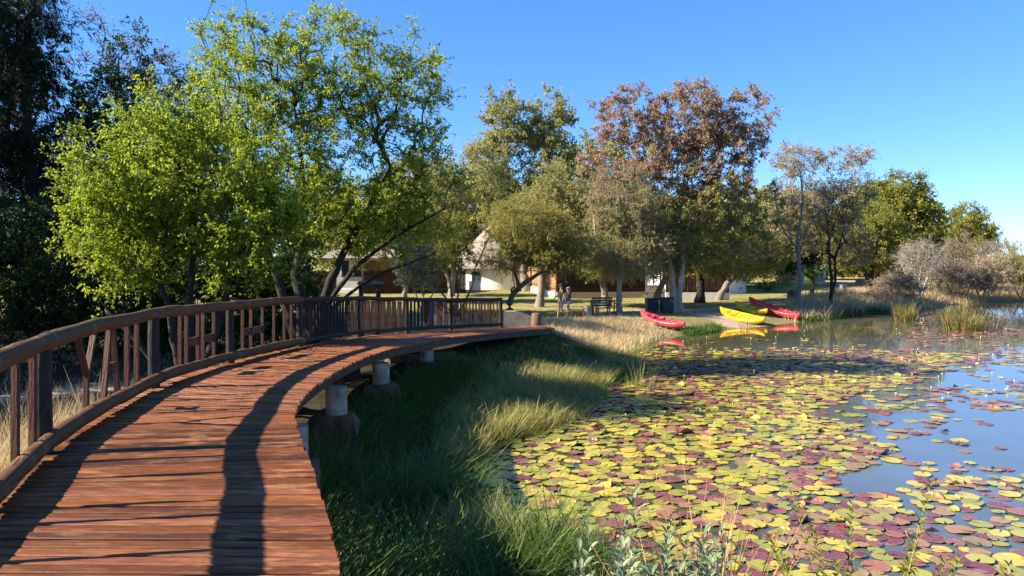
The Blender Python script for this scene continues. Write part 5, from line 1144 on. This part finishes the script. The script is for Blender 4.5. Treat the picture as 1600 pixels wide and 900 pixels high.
# potted cycad and palms
def fronds(root, n, L, seed, z0=0, mat='midgreen', up=.9, name='frond_crown'):
    rg = np.random.default_rng(seed); V = []; Q = []; R_ = []; off = 0
    for k in range(n):
        a = rg.random() * 6.283; el_ = rg.uniform(-.35, 1.45) * up; Lk = L * rg.uniform(.75, 1.1); d_ = np.array([math.cos(a) * math.cos(el_), math.sin(a) * math.cos(el_), math.sin(el_)]); sd_ = np.array([-math.sin(a), math.cos(a), 0]); m_ = 14
        for j in range(m_):
            f = (j + 1) / m_; c_ = np.array([0, 0, z0]) + d_ * Lk * f + np.array([0, 0, -.45]) * Lk * f * f; w_ = Lk * .17 * math.sin(min(1, f * 1.1) * math.pi * .88) + .03
            for s_ in (-1, 1):
                tip = c_ + sd_ * s_ * w_ + d_ * w_ * .5 + np.array([0, 0, -.12 * w_]); V += [c_, c_ + d_ * Lk * .03, tip, c_ - d_ * Lk * .03]; Q.append([off, off + 1, off + 2, off + 3]); off += 4; R_ += [rg.random()] * 4
    return link(name, npmesh(name, np.array(V), np.array(Q), dict(rnd=R_, clump=R_)), M[mat], root)
def palm(xp, yb, d_, L, n, label, pot=False, trunk=0, mat='palmleaf', seed=1):
    x = px(xp, d_); root = empty('cycad', (x, d_, gz1(x, d_)), label=label, cat='palm plant'); z0 = .1
    if trunk: mb = MB(); mb.tube([(0, 0, -.2), (.05, 0, trunk * .5), (.1, 0, trunk)], [.2, .16, .14], 10); mb.build('trunk', M['bark_brown'], root, True); z0 = trunk
    fronds(root, n, L, seed, z0, mat); return root
M['palmleaf'] = leafm2('palm_leaf', (.05, .12, .02), (.10, .2, .03), (.2, .3, .05), (.2, .34, .04), .35)
palm(1200, 440, 66, 1.9, 60, 'round bright green bushy palm plant in the shade of the far trees', seed=3)
palm(1238, 445, 53, 1.2, 34, 'low cycad growing above the black pot', seed=4)
palm(1268, 445, 56, 1.6, 60, 'taller spiky yellow green palm right of the slim grey trunk', trunk=1.3, seed=5)
d = 50.5; x = px(1238, d); root = empty('plant_pot', (x, d, gz1(x, d)), label='black round plant pot on the lawn left of the slim grey trunk', cat='pot')
mb = MB(); mb.tube([(0, 0, 0), (0, 0, .1), (0, 0, .62)], [.24, .27, .33], 18); mb.build('pot', M['blackp'], root, 50)
mb = MB(); mb.tube([(0, 0, .622), (0, 0, .68)], [.36, .36], 18); mb.build('rim', M['blackp'], root, 50)
# small stones at the fence foot far right
for k, (xp, d_) in enumerate(((1344, 80), (1352, 79), (1362, 82))):
    x = px(xp, d_); rs = random.Random(k); mb = MB(); n = 9; V = [(math.cos(2 * math.pi * j / n) * q * rs.uniform(.85, 1.1), math.sin(2 * math.pi * j / n) * q, z_) for (q, z_) in ((.5, -.2), (.52, .2), (.42, .55), (.18, .75)) for j in range(n)]
    mb.add(V, [(i * n + j, i * n + (j + 1) % n, (i + 1) * n + (j + 1) % n, (i + 1) * n + j) for i in range(3) for j in range(n)] + [tuple(3 * n + j for j in range(n))]); o = mb.build('boulder', M['tanwall'], None, True); o.location = (x, d_, gz1(x, d_))
    tag(o, 'pale boulder on the far lawn beneath the spreading tree', 'boulder', 'pale boulders on the far lawn')

# ---------------------------------------------------------------- people
M['skin'] = plain('skin', (.42, .22, .15), .55, .35, .06, 6, 0)
M['tee'] = plain('camouflage_tee', (.03, .05, .024), .8, .2, .6, 9, 0); M['shorts_w'] = plain('patterned_shorts', (.36, .38, .38), .8, .2, .95, 14, 0)
M['hoodie'] = plain('navy_hoodie', (.018, .024, .04), .8, .2, .3, 8, 0); M['denim'] = plain('denim_shorts', (.30, .40, .46), .8, .2, .3, 12, 0)
M['hair'] = plain('brown_hair', (.16, .10, .06), .6, .3, .5, 14, 0); M['cap'] = plain('olive_cap', (.035, .035, .022), .8, .2, .2, 8, 0); M['sandy'] = plain('tan_sandal', (.18, .12, .08), .7)
def skin(name, verts, edges, mat, parent, root=0, sub=2):
    """verts {key: (x, y, z, rx, ry)}"""
    keys = list(verts); me = bpy.data.meshes.new(name); me.from_pydata([verts[k][:3] for k in keys], [(keys.index(a), keys.index(b_)) for a, b_ in edges], []); o = bpy.data.objects.new(name, me); COL.objects.link(o)
    md = o.modifiers.new('s', 'SKIN'); md.use_smooth_shade = True; sv = me.skin_vertices[0].data
    for i, k in enumerate(keys): q = verts[k]; sv[i].radius = (q[3], q[4] if len(q) > 4 else q[3]); sv[i].use_root = (i == root)
    o.modifiers.new('u', 'SUBSURF').levels = sub; bpy.context.view_layer.update(); dg = bpy.context.evaluated_depsgraph_get(); nm = bpy.data.meshes.new_from_object(o.evaluated_get(dg)); bpy.data.objects.remove(o)
    nm.materials.clear(); nm.shade_smooth(); return link(name, nm, M[mat], parent)
def person(x, y, s, label, woman=False):
    """walks towards -x"""
    z = gz1(x, y); root = empty('person', (x, y, z), .0, label, 'person'); root.scale = (s, s, s); root.rotation_euler.z = .25
    v = dict(pel=(0, 0, .93, .13, .10), wa=(-.01, 0, 1.08, .125, .09), ch=(-.02, 0, 1.28, .15, .105), ne=(-.03, 0, 1.46, .055), nk=(-.04, 0, 1.52, .05), hd=(-.05, 0, 1.60, .082), ht=(-.05, 0, 1.69, .075))
    e = [('pel', 'wa'), ('wa', 'ch'), ('ch', 'ne'), ('ne', 'nk'), ('nk', 'hd'), ('hd', 'ht')]
    # sides: -y is toward the camera (their left side)
    pose = {-1: dict(kn=(-.06, .52), an=(.16, .13), toe=(.02, .02), el=(.06, 1.17), ha=(-.04, .93)), 1: dict(kn=(-.13, .53), an=(-.20, .08), toe=(-.36, .03), el=(-.18, 1.16), ha=(-.38, 1.02))}
    if woman: pose = {-1: dict(kn=(-.12, .52), an=(-.12, .08), toe=(-.28, .03), el=(.03, 1.16), ha=(-.03, .92)), 1: dict(kn=(.02, .53), an=(.24, .2), toe=(.16, .06), el=(.02, 1.16), ha=(-.10, .93))}
    for sd_, p in pose.items():
        q = str(sd_); w_ = .165 if not woman else .145
        v['hip' + q] = (-.0, sd_ * .085, .88, .088); v['th' + q] = ((p['kn'][0]) * .5, sd_ * .09, .70, .075); v['kn' + q] = (p['kn'][0], sd_ * .09, p['kn'][1], .055); v['cf' + q] = ((p['kn'][0] + p['an'][0]) / 2 + .02, sd_ * .09, (p['kn'][1] + p['an'][1]) / 2 + .05, .052); v['an' + q] = (p['an'][0], sd_ * .09, p['an'][1], .036); v['ft' + q] = ((p['an'][0] + p['toe'][0]) / 2, sd_ * .095, (p['an'][1] + p['toe'][1]) / 2 - .01, .038, .03); v['to' + q] = (p['toe'][0], sd_ * .1, p['toe'][1], .03, .02)
        e += [('pel', 'hip' + q), ('hip' + q, 'th' + q), ('th' + q, 'kn' + q), ('kn' + q, 'cf' + q), ('cf' + q, 'an' + q), ('an' + q, 'ft' + q), ('ft' + q, 'to' + q)]
        v['sh' + q] = (-.02, sd_ * w_, 1.41, .058); v['el' + q] = (p['el'][0], sd_ * (w_ + .05), p['el'][1], .055); v['wr' + q] = (p['ha'][0], sd_ * (w_ + .03), p['ha'][1], .028)
        hd_ = Vector((p['ha'][0] - p['el'][0], 0, p['ha'][1] - p['el'][1])).normalized(); pb = Vector(v['wr' + q][:3]) + hd_ * .07; v['pa' + q] = (*pb, .034, .018)
        e += [('ch', 'sh' + q), ('sh' + q, 'el' + q), ('el' + q, 'wr' + q), ('wr' + q, 'pa' + q)]
        fx = Vector((0, 0, 1)).cross(hd_).normalized(); fo = hd_.cross(fx)
        for k, (o_, L_) in enumerate(((-.03, .065), (-.01, .078), (.01, .074), (.03, .058))):
            b0 = pb + fo * o_ + hd_ * .02; v[f'f{k}{q}'] = (*(b0 + hd_ * L_ * .5), .009); v[f'g{k}{q}'] = (*(b0 + hd_ * L_ * .9 + Vector((-.012, 0, 0))), .007); e += [('pa' + q, f'f{k}{q}'), (f'f{k}{q}', f'g{k}{q}')]
        v['t' + q] = (*(pb - hd_ * .02 + fo * -.045), .010); v['u' + q] = (*(pb + hd_ * .02 + fo * -.06), .008); e += [('wr' + q, 't' + q), ('t' + q, 'u' + q)]
    body = skin('body', v, e, 'skin', root)
    g = lambda keys, sc_: {k: (*v[k][:3], *[r_ + sc_ for r_ in v[k][3:]]) for k in keys}
    sub = lambda keys: [(a, b_) for a, b_ in e if a in keys and b_ in keys]
    # shirt
    kk = ['wa', 'ch', 'ne', 'sh-1', 'sh1']; vv = g(kk, .022); vv['ne'] = (-.025, 0, 1.43, .075); vv['lo'] = (0, 0, .96, .155, .115); ee = sub(kk) + [('lo', 'wa')]
    for q in ('-1', '1'):
        s0, e0 = Vector(v['sh' + q][:3]), Vector(v['el' + q][:3])
        if woman: vv['el' + q] = (*e0, .055); wr = Vector(v['wr' + q][:3]); vv['wr' + q] = (*e0.lerp(wr, .9), .055); ee += [('sh' + q, 'el' + q), ('el' + q, 'wr' + q)]
        else: vv['sl' + q] = (*s0.lerp(e0, .72), .068); ee += [('sh' + q, 'sl' + q)]
    skin('hoodie' if woman else 'tee_shirt', vv, ee, 'hoodie' if woman else 'tee', root)
    kk = ['pel', 'hip-1', 'hip1']; vv = g(kk, .026); ee = sub(kk); low = .62 if woman else .95
    for q in ('-1', '1'): a, b_ = Vector(v['hip' + q][:3]), Vector(v['kn' + q][:3]); vv['l' + q] = (*a.lerp(b_, .42 if woman else .66), .098); ee.append(('hip' + q, 'l' + q))
    skin('shorts', vv, ee, 'denim' if woman else 'shorts_w', root)
    # face
    mb = MB(); mb.tube([(-.125, 0, 1.62), (-.155, 0, 1.595), (-.128, 0, 1.58)], [.008, .016, .01], 6); mb.build('nose', M['skin'], body, True)
    for s2 in (-1, 1): mb = MB(); mb.tube([(-.05, s2 * .078, 1.60), (-.05, s2 * .092, 1.605), (-.05, s2 * .095, 1.60)], [.03, .024, .01], 8); mb.build('ear', M['skin'], body, True)
    mb = MB(); mb.tube([(-.128, -.025, 1.56), (-.133, 0, 1.558), (-.128, .025, 1.56)], .006, 6); mb.build('mouth', M['hair'], body, True)
    mb = MB(); mb.tube([(-.06, -.09, 1.63), (-.12, -.055, 1.63), (-.142, -.02, 1.628), (-.142, .02, 1.628), (-.12, .055, 1.63), (-.06, .09, 1.63)], [.006, .02, .018, .018, .02, .006], 8); mb.build('sunglasses', M['blackp'], root, True)
    def dome(zc, rx, ry, rz, zmin, nm, mt, cx=-.045):
        mb = MB(); n, m2 = 20, 8; V = []
        for i in range(m2 + 1):
            ph = math.pi / 2 * i / m2 * (1 if zmin is None else zmin)
            for k in range(n): a = 2 * math.pi * k / n; V.append((cx + rx * math.sin(ph) * math.cos(a), ry * math.sin(ph) * math.sin(a), zc + rz * math.cos(ph)))
        mb.add(V, [(i * n + k, (i + 1) * n + k, (i + 1) * n + (k + 1) % n, i * n + (k + 1) % n) for i in range(m2) for k in range(n)]); return mb.build(nm, M[mt], root, True)
    if woman:
        skin('hair', dict(a=(-.03, 0, 1.70, .095), b=(.02, 0, 1.62, .10), c=(.07, 0, 1.48, .085), d=(.10, 0, 1.32, .07), e=(.10, .0, 1.2, .03)), [('a', 'b'), ('b', 'c'), ('c', 'd'), ('d', 'e')], 'hair', root)
    else:
        dome(1.66, .105, .102, .12, None, 'cap', 'cap'); dome(1.60, .10, .098, .13, 1.2, 'hair', 'hair', -.03)
        mb = MB(); V = [(-.12, -.08, 1.675), (-.21, -.05, 1.66), (-.225, 0, 1.658), (-.21, .05, 1.66), (-.12, .08, 1.675), (-.13, 0, 1.685)]; V += [(a, b_, c - .008) for a, b_, c in V]
        mb.add(V, [(0, 1, 2, 3, 4, 5), (11, 10, 9, 8, 7, 6)] + [(k, k + 6, (k + 1) % 6 + 6, (k + 1) % 6) for k in range(6)]); mb.build('cap_brim', M['cap'], root)
    return root
person(px(878, 37.2), 37.2, 1.02, 'man in dark cap, green camouflage tee and patterned shorts walking with one arm out')
person(px(888.5, 37.9), 37.9, .94, 'long haired woman in navy hoodie and pale denim shorts walking beside the man', True)
